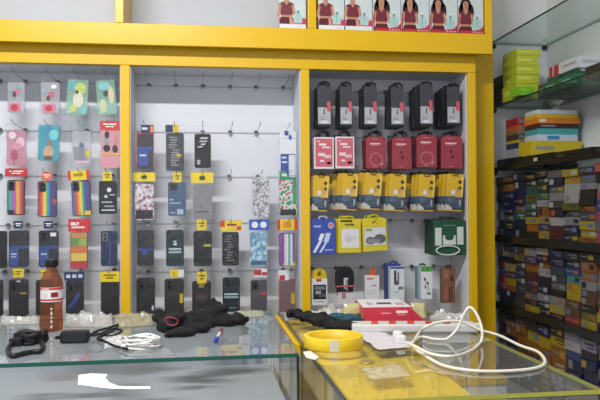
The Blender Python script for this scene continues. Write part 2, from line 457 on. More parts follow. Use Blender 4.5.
# ---- left bay
PC(0,0,(8,82,25,113),'clear phone case with a red rose, first on the top row of left bay',CLEARC,decals=[(.1,.70,.75,.97,'#c86a80'),(.2,.72,.6,.95,'#b02a42','o'),(.42,.18,.68,.4,'#c06a7c','o'),(.28,.3,.5,.5,'#54404a','o'),(.5,.1,.75,.25,'#6c9aa6','o'),(.05,.2,.25,.34,'#7aa2ae','o')],camera=0)
PC(0,0,(41,82,60,114),'clear phone case with pink and blue flowers, second on top row, left bay',CLEARC,decals=[(.12,.70,.78,.97,'#c87088'),(.25,.73,.62,.93,'#b52c44','o'),(.4,.3,.72,.5,'#b05a70','o'),(.3,.44,.5,.6,'#4c3c46','o'),(.05,.2,.28,.38,'#86a8bc','o'),(.55,.08,.85,.22,'#d2dae0','o')],camera=0)
PC(0,0,(67,79.5,88,115),'clear teal phone case with lime flower wreath, third on top row, left bay',CLEART,decals=[(.02,.03,.45,.3,'#4d9aa2','o'),(.35,.08,.9,.42,'#a9b85a','o'),(.3,.35,.8,.8,'#c8c6b0','o'),(.38,.3,.55,.42,'#473e30','o'),(.15,.72,.5,.95,'#b3bd63','o'),(.65,.75,.98,.98,'#6ab3b0','o')],camera=0,tilt=.06)
PC(0,0,(97,80,116,115),'clear phone case with pale teal and cream flowers, top row beside yellow post',CLEART,decals=[(.1,.05,.75,.3,'#6fb0b4','o'),(.35,.3,.62,.48,'#3d4a4c','o'),(.62,.2,.92,.7,'#c9b894','o'),(.1,.55,.5,.95,'#b7bf9a','o')],camera=0,tilt=-.08)
PC(0,1,(7,130,26,166),'translucent pink phone case with balloon print, left of the bright teal case',CLEARP,decals=[(.1,.05,.5,.25,'#d9c3cf','o'),(.5,.2,.95,.5,'#d6b2c0','o'),(.2,.55,.6,.85,'#a84a68','o'),(.3,.35,.8,.55,'#c58a9c','o'),(.35,.84,.4,.98,'#8c4458')],camera=0)
PC(0,1,(38.5,125,59.5,161),'bright teal phone case with a beige figure print, second row of the left bay',P('#3f93a3',.35),decals=[(.05,.05,.9,.35,'#3186a0','o'),(.5,.12,.95,.42,'#6cc0c4','o'),(.4,.42,.68,.62,'#8a6a5c','o'),(.25,.58,.75,.95,'#b79a82','o'),(.3,.86,.7,.97,'#6a4638')],camera=0,tilt=.03)
PC(0,1,(72,131,91,166),'clear phone case printed with grey blocks and a yellow spot, second row, left bay',CLEARC,decals=[(.1,.45,.38,.85,'#85858f'),(.4,.35,.65,.85,'#7a7a88'),(.66,.5,.8,.85,'#8c8c96'),(.4,.33,.6,.47,'#4e6a9c','o'),(.72,.55,.98,.75,'#c9b52e','o'),(.15,.85,.9,.93,'#c8a9b6')],camera=0)
PC(0,1,(101,126,120,168),'pink phone case under a red header card, second row of the left bay',P('#c98a94',.4),card=(100,121,120,130.5,'r'),decals=[(.15,.2,.45,.5,'#8a8f96','o'),(.2,.12,.45,.3,'#30343a','o'),(.12,.45,.5,.62,'#30262c','o'),(.6,.45,.9,.65,'#40303a','o'),(.7,.2,.9,.45,'#b57f8a','o'),(.05,.64,.95,.69,'#d0a24c')],camera=0)
PC(0,2,(7.5,180,25,215),'teal purple pink and yellow striped phone case under a wide red card','#3a3438',card=(5.5,168.5,28,176.5,'r'),decals=stripes(['#3a8a7c','#46a08e','#8a5aa8','#a65ab0','#c05a74','#d8b04a','#c98a3e','#b84450','#8c3446'])+[(.05,.86,.5,.97,'#2a2a2e')])
PC(0,2,(38,181,57,217),'rainbow striped phone case with a small orange card, third row of the left bay','#3a3f6c',card=(42,172,52,180.5,'o'),decals=stripes(['#b03a3e','#c04a40','#d89a3c','#d8c84c','#4aa07a','#3a7aa8','#38427c','#443a6c','#46366a'])+[(.78,.5,.98,.62,'#b03a3a')])
PC(0,2,(72,180.5,91,216),'tilted rainbow striped phone case with a yellow and red card in the left bay','#3d3a66',card=(69.5,170.5,91,180,'y'),cdecals=[(0,0,.12,1,'#c0242c'),(.86,0,1,1,'#c0242c'),(.25,.3,.7,.6,'#9a7a10')],decals=stripes(['#3a6aa0','#b0483e','#c8604a','#d8a040','#d2c44a','#4a9a7c','#3a5a98','#44407c','#4a3c70'])+[(.35,.86,.98,.98,'#d4b41e')],tilt=-.05)
PC(0,2,(99,181,117,214),'black phone case with a white brush swirl and small yellow card in the left bay','#24262c',card=(103,171.5,112,181,'y'),decals=[(.45,.2,.7,.34,'#d8dade','o'),(.3,.42,.5,.52,'#b8bcc2','o'),(.6,.4,.9,.44,'#9ca0a8'),(.15,.62,.75,.66,'#a8acb4'),(.3,.74,.85,.79,'#8c9098'),(.15,.86,.9,.9,'#c0c4ca')],camera=0)
PC(0,3,(-11,231,7,268),'plain black phone case cut by the picture edge, fourth row of the left bay','#1f2023')
PC(0,3,(9,230.5,29,267),'black blue-banded phone case with navy card, furthest left whole case on fourth row','#33353c',card=(14,221,23.5,228.5,'n'),decals=[(.0,.42,1,.5,'#28407c'),(.04,.5,.48,.95,'#2a4484'),(.12,.62,.4,.66,'#aab4d0'),(.12,.7,.36,.73,'#aab4d0')],camera=1)
PC(0,3,(39,230.5,58.5,267),'black phone case with a blue band above the bottle, fourth row of the left bay','#36383f',card=(44,221,53.5,228.5,'n'),decals=[(.0,.42,1,.5,'#28407c'),(.04,.5,.52,.95,'#2a4484'),(.12,.62,.42,.66,'#aab4d0'),(.6,.06,.9,.16,'#d5d8de')],camera=1)
PC(0,3,(70.5,232,88,269),'green orange yellow and red blocked phone case under a red card in the left bay','#8e2f33',card=(68.5,219,90.5,231.5,'r'),cdecals=[(.12,.25,.5,.5,'#e8d8d8'),(.15,.6,.75,.72,'#e8d8d8')],decals=[(.05,.02,.95,.16,'#b4884c'),(.05,.17,.5,.38,'#5f8a4a'),(.5,.17,.95,.38,'#8ea34e'),(.05,.39,.95,.55,'#c96a3c'),(.05,.56,.95,.78,'#cbb550'),(.05,.79,.95,.97,'#a8343a')],camera=0)
PC(0,3,(101,231,117.5,266),'navy phone case with pale camera ring, fourth row beside the yellow post','#26335f',decals=[(.5,.15,.6,.95,'#2f3f74')],camera=3)
PC(0,4,(-14,280,3,316),'dark phone case cut by the picture edge, bottom row of the left bay','#26282c')
PC(0,4,(9,279.5,28.5,316),'charcoal phone case with a small yellow card, bottom row left of the bottle','#2f3033',card=(13.5,268.5,24,277,'y'),decals=[(.4,.03,.6,.07,'#c0c2c6'),(.6,.36,.9,.39,'#b59a2a')])
PC(0,4,(36,280,54,315),'dark phone case behind the amber bottle, bottom row of the left bay','#2d2e31',card=(41,269.5,50,277.5,'y'))
PC(0,4,(66,280.5,84,314.5),'dark phone case with a slanting blue stripe under a navy card in the left bay','#2c2e34',card=(64.5,272,84.5,280,'n'),cdecals=[(.1,.3,.3,.7,'#c8ccd8'),(.4,.3,.6,.7,'#c8ccd8'),(.7,.3,.9,.7,'#c8ccd8')],decals=[(.1,.35,.2,.8,'#3a4c9a','/',.6),(.28,.4,.34,.8,'#3a4c9a','/',.5)])
PC(0,4,(101,281,119,315),'brown black phone case under wide yellow card, bottom row left of yellow post','#2d2c2b',card=(100,271.5,120,281.5,'y'),camera=0)
for r in range(3):
    x = pY(-10, 100, IY).x
    hook(0, r, x, f'empty wire hook at the picture edge, {ROWN[r]} row of the left bay')
# ---- middle bay
for i, xk in enumerate((149, 176, 203, 230, 256, 283)):
    hook(1, 0, pY(xk, 87, BY-.02).x, f'empty wire hook, {ORD[i]} along the bare top row of the middle bay')
hook(1, 1, pY(230, 132, BY-.02).x, 'empty wire hook right of the black scripted case, second row of the middle bay')
hook(1, 1, pY(256, 132, BY-.02).x, 'empty wire hook left of the white and blue box, second row of the middle bay')
hook(1, 2, pY(229, 177, BY-.02).x, 'empty wire hook between grey case and glitter case, third row of the middle bay')
PC(1,1,(136.5,133,154,169),'red edged dark phone case with a blue label, first of second row in middle bay','#45434c',card=(141,125,154,133.5,'n'),cdecals=[(.7,.1,.98,.9,'#cf7a3e'),(.1,.3,.5,.6,'#d8dce6')],decals=[(.0,.0,.05,1,'#a8383c'),(.95,0,1,1,'#a8383c'),(0,0,1,.03,'#a8383c'),(.05,.38,.95,.48,'#2c4690'),(.1,.5,.68,.92,'#2c4690'),(.18,.6,.55,.65,'#b8c4e0'),(.18,.72,.5,.76,'#b8c4e0')],camera=0)
PC(1,1,(166,133,184,171),'dark grey phone case with small white marks under navy and yellow card','#4c4e52',card=(165.5,125,179,132.5,'n'),cdecals=[(.55,.0,1,1,'#cfb61c')],decals=script(.12,.1,.9,.9,'#808286',12,3)+[(.6,.55,.85,.62,'#c4ae2c')],camera=0)
PC(1,1,(194.5,134,211,168),'black phone case with white handwriting in a loose clear bag, second row of middle bay','#1d1d20',decals=[(.3,.1,.75,.15,'#b8bac0','/',.1),(.25,.2,.7,.24,'#b8bac0','/',.12),(.35,.28,.6,.33,'#b8bac0','/',.1),(.2,.36,.5,.4,'#b8bac0'),(.15,.76,.35,.9,'#9a9ca2')],camera=0)
PC(1,1,(279.5,131,296,177),'white and blue boxed phone case, second row of middle bay by the post','#d6d9e2',decals=[(.3,.0,.55,.1,'#2c3f96'),(.55,.08,.75,.2,'#3550a8','o'),(.05,.5,.95,.98,'#273f92'),(.55,.52,.92,.97,'#ccd2e2'),(.12,.56,.42,.6,'#c4cce4'),(.12,.66,.45,.7,'#c4cce4'),(.1,.15,.9,.17,'#a9b2c8')],camera=0)
PC(1,2,(135,184,154,220),'clear phone case with pink and maroon marbling under a wide yellow card, middle bay',speckle('#b9b2b8','#8c4a5c','#d9d4da',70),card=(133,172.5,155.5,181.5,'y'),cdecals=[(.36,.3,.64,.75,'#4a430e','o')],decals=[(.05,.72,.95,.97,'#2b2a2e')],camera=0)
PC(1,2,(168,182,186,216),'slate blue phone case with pale lettering under a small yellow card, middle bay','#3c5470',card=(173,172.5,181.5,182.5,'y'),decals=[(.1,.5,.3,.54,'#9fb0c4'),(.1,.6,.7,.64,'#8ca0b8'),(.5,.8,.85,.95,'#9db0c6'),(.1,.88,.4,.92,'#8ca0b8')],camera=2)
PC(1,2,(193,184,212.5,218.5),'silver grey phone case with faint dark specks under a wide yellow card, middle bay','#7b7b80',card=(191,172.5,213.5,183,'y'),cdecals=[(.36,.3,.64,.75,'#4a430e','o')],decals=[(.4,.08,.55,.1,'#3c3c40'),(.2,.4,.24,.45,'#3c3c40'),(.7,.36,.74,.42,'#3c3c40'),(.4,.62,.44,.68,'#3c3c40'),(.2,.78,.8,.82,'#55555a')],camera=0)
PC(1,2,(252.5,177,269,217),'silver glitter phone case in a crinkled sleeve, third row of the middle bay',speckle('#a2a2aa','#d0d0d6','#6e6e78',110,.2),camera=0)
PC(1,2,(279,171,297,215.5),'green and red floral phone case, third row of middle bay by the post',speckle('#c9cbc8','#2f8a66','#b0505a',55),decals=[(.02,.0,.98,.2,'#2b8a66'),(.15,.06,.5,.12,'#bfe0d0'),(.75,.2,.98,.75,'#3a8a6a'),(.05,.86,.95,.99,'#2e302f')],camera=0)
PC(1,3,(137,230,154,266),'charcoal phone case with a dark blue band, first of fourth row in the middle bay','#32353b',decals=[(.04,.5,.96,.58,'#2b3f78'),(.3,.55,.6,.68,'#2c4890')],camera=1)
PC(1,3,(166,230,184,266),'dark teal phone case with pale lettering, second of fourth row in the middle bay','#1f3a44',decals=[(.4,.3,.6,.34,'#bcd0d4','o'),(.42,.36,.6,.42,'#bcd0d4'),(.15,.5,.85,.55,'#a9c0c6'),(.15,.58,.85,.64,'#8fa9b0')],camera=2)
PC(1,3,(193.5,231,212,266),'black phone case with small yellow mark, third on fourth row of middle bay','#202124',card=(197,219.5,206.5,230,'y'),decals=[(.55,.38,.95,.44,'#b9a01e'),(.1,.9,.9,.93,'#303236')],camera=2)
PC(1,3,(222,232,239,265.5),'black lettered phone case under a yellow and red card, fourth row of the middle bay','#26262a',card=(220.5,220.5,242,231,'y'),cdecals=[(0,0,.2,.6,'#c4302c'),(.3,.3,.75,.5,'#8a1e1e'),(.75,.55,.95,.9,'#c4302c')],decals=script(.15,.1,.85,.9,'#5c5d63',10,9),camera=0)
PC(1,3,(250,232,267,265.5),'pale blue marbled phone case under a blue and white card in the middle bay',speckle('#7aa3bd','#b5cfdb','#5583a6',60),card=(249,219.5,269,230,'b'),cdecals=[(.12,.2,.45,.8,'#dde4f2','o'),(.55,.2,.88,.8,'#dde4f2','o')],decals=[(.05,.86,.95,.98,'#3a5878')],camera=0)
PC(1,3,(279,233,295,266),'lilac white and green striped phone case under a yellow and red card','#5c4a78',card=(277,219.5,297,230,'y'),cdecals=[(0,0,.14,1,'#c4302c'),(.86,0,1,1,'#c4302c'),(.3,.2,.7,.8,'#d68a1c')],decals=stripes(['#8a4a8c','#5a4a88','#c9b8d0','#d0d6d8','#5a9a9c','#d0d0d4','#7a5a9c'])+[(.25,.88,.98,.99,'#cdb226')],camera=0)
PC(1,4,(136.5,278,155,314),'dark grey phone case, first of the bottom row in the middle bay','#303238',decals=[(.82,.75,.95,.9,'#babdc2','o')],camera=1)
PC(1,4,(164.5,279,184,314),'brown grey phone case with a yellow sticker under a torn yellow card, middle bay','#3a3936',card=(170,269.5,184,277,'y'),cdecals=[(.6,0,1,1,'#d4d6da')],decals=[(.78,.42,.96,.68,'#c0a41e')],camera=1)
PC(1,4,(192,281,211,314),'dark phone case under a diamond shaped yellow card, third of bottom row in middle bay','#34333a',card=(197,271.5,206.5,283,'y'),decals=[(.35,.05,.65,.2,'#8a7a30'),(.2,.42,.8,.6,'#46383e')],camera=0)
PC(1,4,(222.5,277.5,240,311.5),'dark teal phone case with a white lettered band, bottom row of the middle bay','#203640',decals=[(.1,.46,.9,.51,'#a9bcc2'),(.1,.54,.9,.6,'#8fa4ac'),(.2,.86,.8,.9,'#5a7078')],camera=2)
PC(1,4,(250.5,280,267,311),'mauve grey phone case with a red mark under a red and white card, middle bay','#5d5c68',card=(254,268.5,267,277,'w'),cdecals=[(0,.1,.55,.75,'#c03038'),(.6,.4,1,.8,'#b02a34')],decals=[(.62,.38,.92,.48,'#b0303a')],camera=1)
PC(1,4,(279,279,295.5,314),'dusky pink phone case with red edge beside the post, bottom row of the middle bay','#6e5a60',card=(278,270,289,280,'w'),cdecals=[(.1,.5,.6,.98,'#b83038')],decals=[(.0,.0,.06,1,'#a8383c'),(0,0,1,.04,'#a8383c'),(.72,.4,.96,.7,'#c0a028')],camera=0)
# ================================================================ goods of the right bay
def goods(row, box, name, cat, group, label, behind, n, depth, make, Yf=2.88, yaw=0.0, roll=0.0, gap=.002, fan=0.0, hk=True):
    """front pack plus n-1 more on the same hook; every one a thing of its own"""
    x0, y0, x1, y1 = box
    a, c = pY(x0, y0, Yf), pY(x1, y1, Yf)
    w, h = c.x-a.x, a.z-c.z; cx, cz = (a.x+c.x)/2, (a.z+c.z)/2
    hz = HZ[2][row]
    n = min(n, int((BY-.03-Yf)/(depth+gap)))
    first = None
    for k in range(n):
        lab = label if k == 0 else f'{behind}, {ORD[k]} deep on its hook'
        t = thing(name, lab, cat, (cx + fan*k*R.uniform(.4, 1.0), Yf+k*(depth+gap), cz+R.uniform(-.002, .002)*(k > 0)), yaw+R.uniform(-.02, .02)*(k > 0), group, roll+R.uniform(-.03, .03)*(k > 0))
        if k == 0:
            make(t, w, h, depth, hz-cz); first = t
        else:
            for ch in first.children:
                c2 = ch.copy(); COL.objects.link(c2); c2.parent = t
                for g in ch.children:
                    c3 = g.copy(); COL.objects.link(c3); c3.parent = c2
    if hk: hook(2, row, cx, 'hook')
    return first
def hang_tab(t, w, h, top, mat, wid=.5, yy=.004):
    """arched hanger above the pack with the slot the hook goes through"""
    W = w*wid; z0 = h/2-.002; z1 = max(top+.006, h/2+.010)
    pts = [(-W/2, yy, z0)] + [(-W/2*math.cos(a), yy, z0+(z1-z0)*(.45+.55*math.sin(a))) for a in [PI*k/10 for k in range(11)]] + [(W/2, yy, z0)]
    MB().tube(pts, .0042, mat, 6).build('hang_loop', t)
BLK = P('#1b1b1e', .4)
def charger(t, w, h, d, top):
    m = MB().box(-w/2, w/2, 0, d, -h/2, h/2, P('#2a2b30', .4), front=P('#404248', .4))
    decals_to(m, [(.03,.52,.97,.93,'#a9abb2'),(.7,.38,.97,.62,'#c8525e'),(.55,.48,.8,.53,'#404248'),(.45,.55,.53,.7,'#3c3d42'),(.0,.94,1,1,'#222226'),(.3,.26,.36,.285,'#1c1c20','o'),(.62,.26,.68,.285,'#1c1c20','o'),(.15,.76,.5,.78,'#7d7f86'),(.15,.81,.6,.83,'#7d7f86'),(.25,.85,.75,.905,'#cfd0d4')], w, h, 0)
    m.flat([((.70-.5)*w,(.5-.5)*h),((.97-.5)*w,(.5-.62)*h),((.97-.5)*w,(.5-.36)*h)], -.002, P('#c8525e', .45))
    m.build('carton', t, .0012)
    hang_tab(t, w, h, top, BLK, .8)
gC = 'black charger boxes on the top row of the right bay'
cb = [((317.5,86,331,127),2),((340,86,352.2,127),2),((364,86,377,127),2),((391,87,403.8,127),2),((420,84.5,433,126.5),3),((447,86.5,460.2,125.5),3)]
for i, (b, n) in enumerate(cb):
    goods(0, b, 'charger_box', 'charger box', gC, f'slim black and grey charger box with red corner, {ORD[i]} from left on top row', f'black charger box behind the {ORD[i]} one of the top row', n, .052, charger)
def maroon(kind):
    def f(t, w, h, d, top):
        c = .16*w
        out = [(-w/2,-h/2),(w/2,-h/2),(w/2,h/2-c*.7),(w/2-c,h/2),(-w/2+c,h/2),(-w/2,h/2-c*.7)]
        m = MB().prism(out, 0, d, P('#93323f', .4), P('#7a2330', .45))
        dl = [(.2,.2,.72,.245,'#d9b7ba'),(.25,.26,.6,.28,'#c2858c'),(.3,.07,.6,.09,'#c2858c'),(.35,.93,.55,.95,'#c08088')]
        if kind: dl += [(.42,.44,.52,.52,'#35151c','o'),(.46,.6,.6,.68,'#35151c','o')]
        else: dl += [(.15,.5,.85,.92,'#a8616c','o'),(.22,.54,.78,.88,'#93323f','o'),(.42,.58,.6,.78,'#cf9aa4','o'),(.7,.8,.85,.9,'#c08088','o')]
        decals_to(m, dl, w, h, 0)
        m.build('carton', t, .0012); hang_tab(t, w, h, top, BLK, .52)
    return f
def pinkbox(t, w, h, d, top):
    m = MB().box(-w/2, w/2, 0, d, -h/2, h/2, P('#d8cdd2', .4))
    decals_to(m, [(.07,.05,.93,.93,'#c0606c'),(.25,.2,.62,.27,'#e2ccd0'),(.4,.3,.8,.35,'#e2ccd0'),(.2,.5,.55,.6,'#e0c8cc'),(.5,.56,.85,.66,'#d9b5ba'),(.3,.72,.5,.78,'#e2ccd0'),(.65,.78,.85,.85,'#e2ccd0'),(.15,.12,.3,.15,'#e2ccd0')], w, h, 0)
    m.build('carton', t, .001); hang_tab(t, w, h, top, BLK, .5)
gM = 'adapter boxes on the second row of the right bay'
goods(1, (314,137,334,169), 'adapter_box', 'adapter box', gM, 'pink and white adapter box, first from the yellow post, second row of right bay', 'pink adapter box behind the first of the second row', 2, .03, pinkbox)
goods(1, (335.5,136.5,354.5,168.5), 'adapter_box', 'adapter box', gM, 'pink and white adapter box beside the maroon ones, second row of right bay', 'pink adapter box behind the second of that row', 2, .03, pinkbox)
for i, (b, k) in enumerate((((366,136.5,386,168.5),0),((392,137,411.5,169),1),((416.5,135,437,167.5),0),((441,136,462.5,168.5),1))):
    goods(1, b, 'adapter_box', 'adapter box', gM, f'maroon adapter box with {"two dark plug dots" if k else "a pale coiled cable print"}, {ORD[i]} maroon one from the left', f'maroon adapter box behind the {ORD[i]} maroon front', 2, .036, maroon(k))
def yellowpack(t, w, h, d, top):
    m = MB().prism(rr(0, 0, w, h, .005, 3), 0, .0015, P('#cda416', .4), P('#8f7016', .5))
    decals_to(m, [(.0,.62,1,.97,'#2c3850'),(.0,.6,.55,.75,'#2a4a62'),(.3,.42,.55,.56,'#d6d4cc','o'),(.68,.16,.9,.26,'#4a4030','o'),(.7,.32,.9,.42,'#4f5a4c','o'),(.62,.36,.7,.5,'#c8782a'),(.88,.05,.98,.6,'#dcbc4e')], w, h, 0)
    m.flat([(-.5*w,-.3*h),(-.1*w,-.42*h),(-.12*w,-.49*h),(-.5*w,-.47*h)], -.002, P('#b9b6ac', .45))
    m.flat([(.28*w,-.2*h),(.38*w,-.2*h),(.36*w,-.36*h),(.3*w,-.36*h)], -.002, P('#98a0a8', .45))
    m.rect(-.15*w, .15*w, .44*h, .47*h, -.0008, P('#403818', .5))
    m.build('backing_card', t)
    m = MB().prism(rr(.02*w, -.17*h, w*.86, h*.5, .008, 4), -.009, -.0021, FILM).build('blister', t)
    hang_tab(t, w, h, top, P('#3a3418', .4), .3, .0008)
gY = 'yellow earphone packs on the third row of the right bay'
for i, (b, n) in enumerate((((312.5,175.5,328.5,211),2),((341,173.5,357.5,210),5),((364,173,381.5,209.5),5),((388.5,174,405.5,211),5),((418,174.5,434.5,211),6),((446,174,463,211),7))):
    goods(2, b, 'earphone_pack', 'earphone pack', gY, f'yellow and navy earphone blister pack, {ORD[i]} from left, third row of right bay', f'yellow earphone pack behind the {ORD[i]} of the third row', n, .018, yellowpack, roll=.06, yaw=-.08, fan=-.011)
def bluecable(t, w, h, d, top):
    m = MB().box(-w/2, w/2, 0, d, -h/2, h/2, P('#2a3f96', .4), front=P('#30489f', .35))
    decals_to(m, [(.12,.18,.42,.24,'#93a5d6'),(.7,.1,.95,.28,'#a8a9cc','o'),(.73,.13,.92,.24,'#c46a78','o'),(.08,.6,.2,.95,'#cfd6e6','/',.28),(.34,.66,.42,.95,'#cfd6e6','/',.25),(.3,.42,.46,.6,'#e0e4ee','/',.1),(.52,.4,.72,.66,'#b9c2dc','/',.1),(.55,.86,.9,.9,'#8ea0d0')], w, h, 0)
    m.build('carton', t, .001); hang_tab(t, w, h, top, P('#9aa8c8', .3), .3)
goods(3, (310.5,219,335.5,254), 'cable_box', 'cable box', 'cable packs on the fourth row of the right bay', 'blue box printed with white charging cables, beside the yellow post', 'blue cable box behind the front one', 2, .02, bluecable, fan=.008)
def yellowlabel(t, w, h, d, top):
    m = MB().prism(rr(0, 0, w, h, .004, 3), 0, .004, P('#cdbb1e', .4))
    decals_to(m, [(.14,.3,.92,.86,'#dcdcda'),(.3,.14,.7,.2,'#6a6214'),(.1,.04,.62,.09,'#2a2814'),(.3,.45,.6,.7,'#c4c5c6','o'),(.42,.5,.75,.6,'#cccdce')], w, h, 0)
    m.build('backing_card', t)
    MB().prism(rr(0, -.04*h, w*.8, h*.6, .006, 4), -.012, -.0022, FILM).build('blister', t)
    hang_tab(t, w, h, top, P('#b8a81a', .4), .35, .002)
def yellowdark(t, w, h, d, top):
    m = MB().prism([(-w/2,-h/2),(w/2,-h/2+.002),(w/2,h/2-.008),(w*.3,h/2),(-w*.4,h/2-.003),(-w/2,h/2-.012)], 0, .004, P('#cdbb1e', .4))
    decals_to(m, [(.06,.3,.94,.82,'#cfd0d2'),(.14,.33,.4,.4,'#9c9020'),(.12,.56,.5,.8,'#5c6068','o'),(.45,.5,.95,.78,'#4e5258','o'),(.2,.64,.7,.76,'#7c8086'),(.4,.12,.52,.16,'#6a6214')], w, h, 0)
    m.build('backing_card', t)
    MB().prism(rr(0, -.05*h, w*.86, h*.56, .006, 4), -.012, -.0022, FILM).build('blister', t)
    hang_tab(t, w, h, top, P('#b8a81a', .4), .35, .002)
goods(3, (338,219,361,252.5), 'cable_pack', 'cable pack', 'cable packs on the fourth row of the right bay', 'yellow pack with a large white panel, next to the blue cable box', 'yellow pack behind the white panelled one', 4, .02, yellowlabel, fan=-.009)
goods(3, (362.5,217.5,387,251), 'cable_pack', 'cable pack', 'cable packs on the fourth row of the right bay', 'yellow pack showing a dark coiled cable, third on the fourth row', 'yellow pack behind the coiled cable one', 3, .02, yellowdark, fan=-.005, roll=-.04)
def greenbox(t, w, h, d, top):
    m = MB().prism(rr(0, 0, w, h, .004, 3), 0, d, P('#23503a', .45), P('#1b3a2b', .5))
    decals_to(m, [(.06,.22,.26,.72,'#c4cac6'),(.74,.2,.94,.7,'#c4cac6'),(.3,.44,.7,.7,'#c9cdca'),(.36,.4,.64,.58,'#28543e','o'),(.3,.14,.7,.17,'#5c8068')], w, h, 0)
    m.build('carton', t, .001)
    pts = [(w*.36*math.cos(a)-.06*w, -.006, -h*.36+h*.13*math.sin(a)) for a in [2*PI*k/20 for k in range(20)]]
    MB().tube(pts, .0035, P('#c8ccc8', .4), 6, True).build('cable_coil', t)
    hang_tab(t, w, h, top, P('#1b3a2b', .4), .35)
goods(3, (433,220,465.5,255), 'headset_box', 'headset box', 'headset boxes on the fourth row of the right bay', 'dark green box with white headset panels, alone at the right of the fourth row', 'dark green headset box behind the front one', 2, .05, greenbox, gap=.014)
hook(2, 3, pY(388, 220, BY-.02).x+.012, 'empty'); hook(2, 3, pY(412, 222, BY-.02).x, 'empty')
def redpack(t, w, h, d, top):
    m = MB().prism(rr(0, 0, w, h, .004, 3), 0, .004, P('#8c3630', .45)); decals_to(m, [(.15,.2,.8,.4,'#b99088'),(.2,.5,.7,.8,'#5a2a28')], w, h, 0)
    m.build('backing_card', t)
goods(3, (425,226,437,249), 'cable_pack', 'cable pack', 'cable packs on the fourth row of the right bay', 'dull red pack peeping out left of the dark green headset box', '', 1, .012, redpack, Yf=3.0)
# bottom row
gB = 'small accessory boxes on the bottom row of the right bay'
def b1(t, w, h, d, top):
    m = MB().box(-w/2, w/2, 0, d, -h/2, h/2, P('#d2d2d6', .4))
    decals_to(m, [(.1,.22,.92,.78,'#232428'),(.2,.28,.85,.42,'#6d7076'),(.25,.46,.6,.58,'#9a9ca2'),(.45,.56,.9,.7,'#50535a'),(.3,.0,.62,.1,'#b03030'),(.2,.84,.8,.87,'#909298')], w, h, 0)
    m.build('carton', t, .001)
    m = MB().prism([(-w*.48,h/2),(w*.48,h/2),(w*.42,h/2+.03),(w*.1,h/2+.045),(-w*.38,h/2+.035)], .006, .010, P('#c7a91c', .4))
    m.prism(circ(.0, h/2+.02, .008, 12), .0045, .0058, P('#6a5210', .4)); m.build('header_card', t)
goods(4, (311.5,279,327.5,305), 'earphone_box', 'accessory box', gB, 'white box with black earphone photo and yellow header, bottom row by the post', '', 1, .025, b1)
def b2(t, w, h, d, top):
    pts = [(-w*.36,-h*.5),(w*.4,-h*.5),(w*.5,h*.1),(w*.45,h*.36),(w*.25,h*.5),(-w*.28,h*.5),(-w*.48,h*.3),(-w*.5,-.05*h)]
    m = MB().prism(pts, 0, d, BLK); decals_to(m, [(.42,.36,.52,.72,'#c9c9cc'),(.56,.4,.62,.78,'#a9a9ae'),(.42,.36,.66,.42,'#b9b9be')], w, h, 0)
    m.build('pouch', t, .003)
    m = MB().box(-w*.42, w*.52, -.004, -.0015, -h*.72, -h*.34, P('#cbc3c4', .4)); decals_to(m, [(.0,.62,1,.68,'#b0505a'),(.1,.86,.9,.9,'#b08088'),(.3,.9,.5,1.1,'#8c7478')], w, h*.9, -.004)
    m.build('paper_band', t)
goods(4, (336,267,354.5,297), 'cable_pouch', 'cable pouch', gB, 'black cable pouch with white band, second on the bottom row of right bay', '', 1, .03, b2)
def b3(t, w, h, d, top):
    m = MB().box(-w/2, w/2, 0, d, -h/2, h/2, P('#d3d0d4', .4))
    decals_to(m, [(.1,.08,.6,.14,'#c87848'),(.45,.32,.8,.36,'#85868c'),(.2,.86,.4,.94,'#b85a50'),(.5,.86,.7,.94,'#b85a50'),(.15,.5,.75,.52,'#b9b9be'),(.15,.58,.6,.6,'#b9b9be')], w, h, 0)
    m.build('carton', t, .001)
    MB().prism([(-w*.2,h/2),(w*.25,h/2),(w*.3,h/2+.026),(0,h/2+.032),(-w*.12,h/2+.022)], .004, .008, P('#cf5a26', .4)).build('hang_tab', t)
goods(4, (365,275.5,379.5,305), 'earphone_box', 'accessory box', gB, 'plain white box with an orange hang tab, third on the bottom row', '', 1, .025, b3)
def b4(t, w, h, d, top):
    m = MB().box(-w/2, w/2, 0, d, -h/2, h/2, P('#cfd3da', .4))
    decals_to(m, [(.25,.1,.42,.5,'#34363c'),(.5,.16,.62,.5,'#5c5f66'),(.3,.38,.55,.52,'#54575e','o'),(.55,.56,.9,.64,'#6a6d74'),(.2,.7,.6,.72,'#9a9da4'),(.0,.0,1,.05,'#30469a')], w, h, 0)
    m.build('carton', t, .001)
def b4b(t, w, h, d, top):
    m = MB().box(-w/2, w/2, 0, d, -h/2, h/2, P('#2c4288', .4)); decals_to(m, [(.2,.2,.4,.8,'#8ea0d0'),(.55,.1,.75,.3,'#c9cede')], w, h, 0)
    m.build('carton', t, .001); hang_tab(t, w, h, top, P('#24366e', .4), .5)
goods(4, (390.5,267,404.5,302), 'earphone_box', 'accessory box', gB, 'white box with dark earphone drawing in front of the blue box, bottom row', '', 1, .04, b4, Yf=2.865)
goods(4, (386,264,401,300), 'earphone_box', 'accessory box', gB, 'blue box behind the white earphone drawing box, bottom row', '', 1, .04, b4b, Yf=2.92, hk=False)
def b5(t, w, h, d, top):
    m = MB().box(-w/2, w/2, 0, d, -h/2, h/2, P('#cdd2d3', .4), front=P('#d6d9da', .4))
    decals_to(m, [(.0,.0,1,.16,'#4a9a38'),(.25,.34,.4,.44,'#2c2e32','o'),(.5,.46,.66,.56,'#2c2e32','o'),(.3,.58,.42,.68,'#3c3e44','o'),(.38,.4,.42,.64,'#4a4c52'),(.6,.5,.64,.76,'#4a4c52'),(.5,.8,.85,.86,'#3a7a3c')], w, h, 0)
    m.build('carton', t, .001)
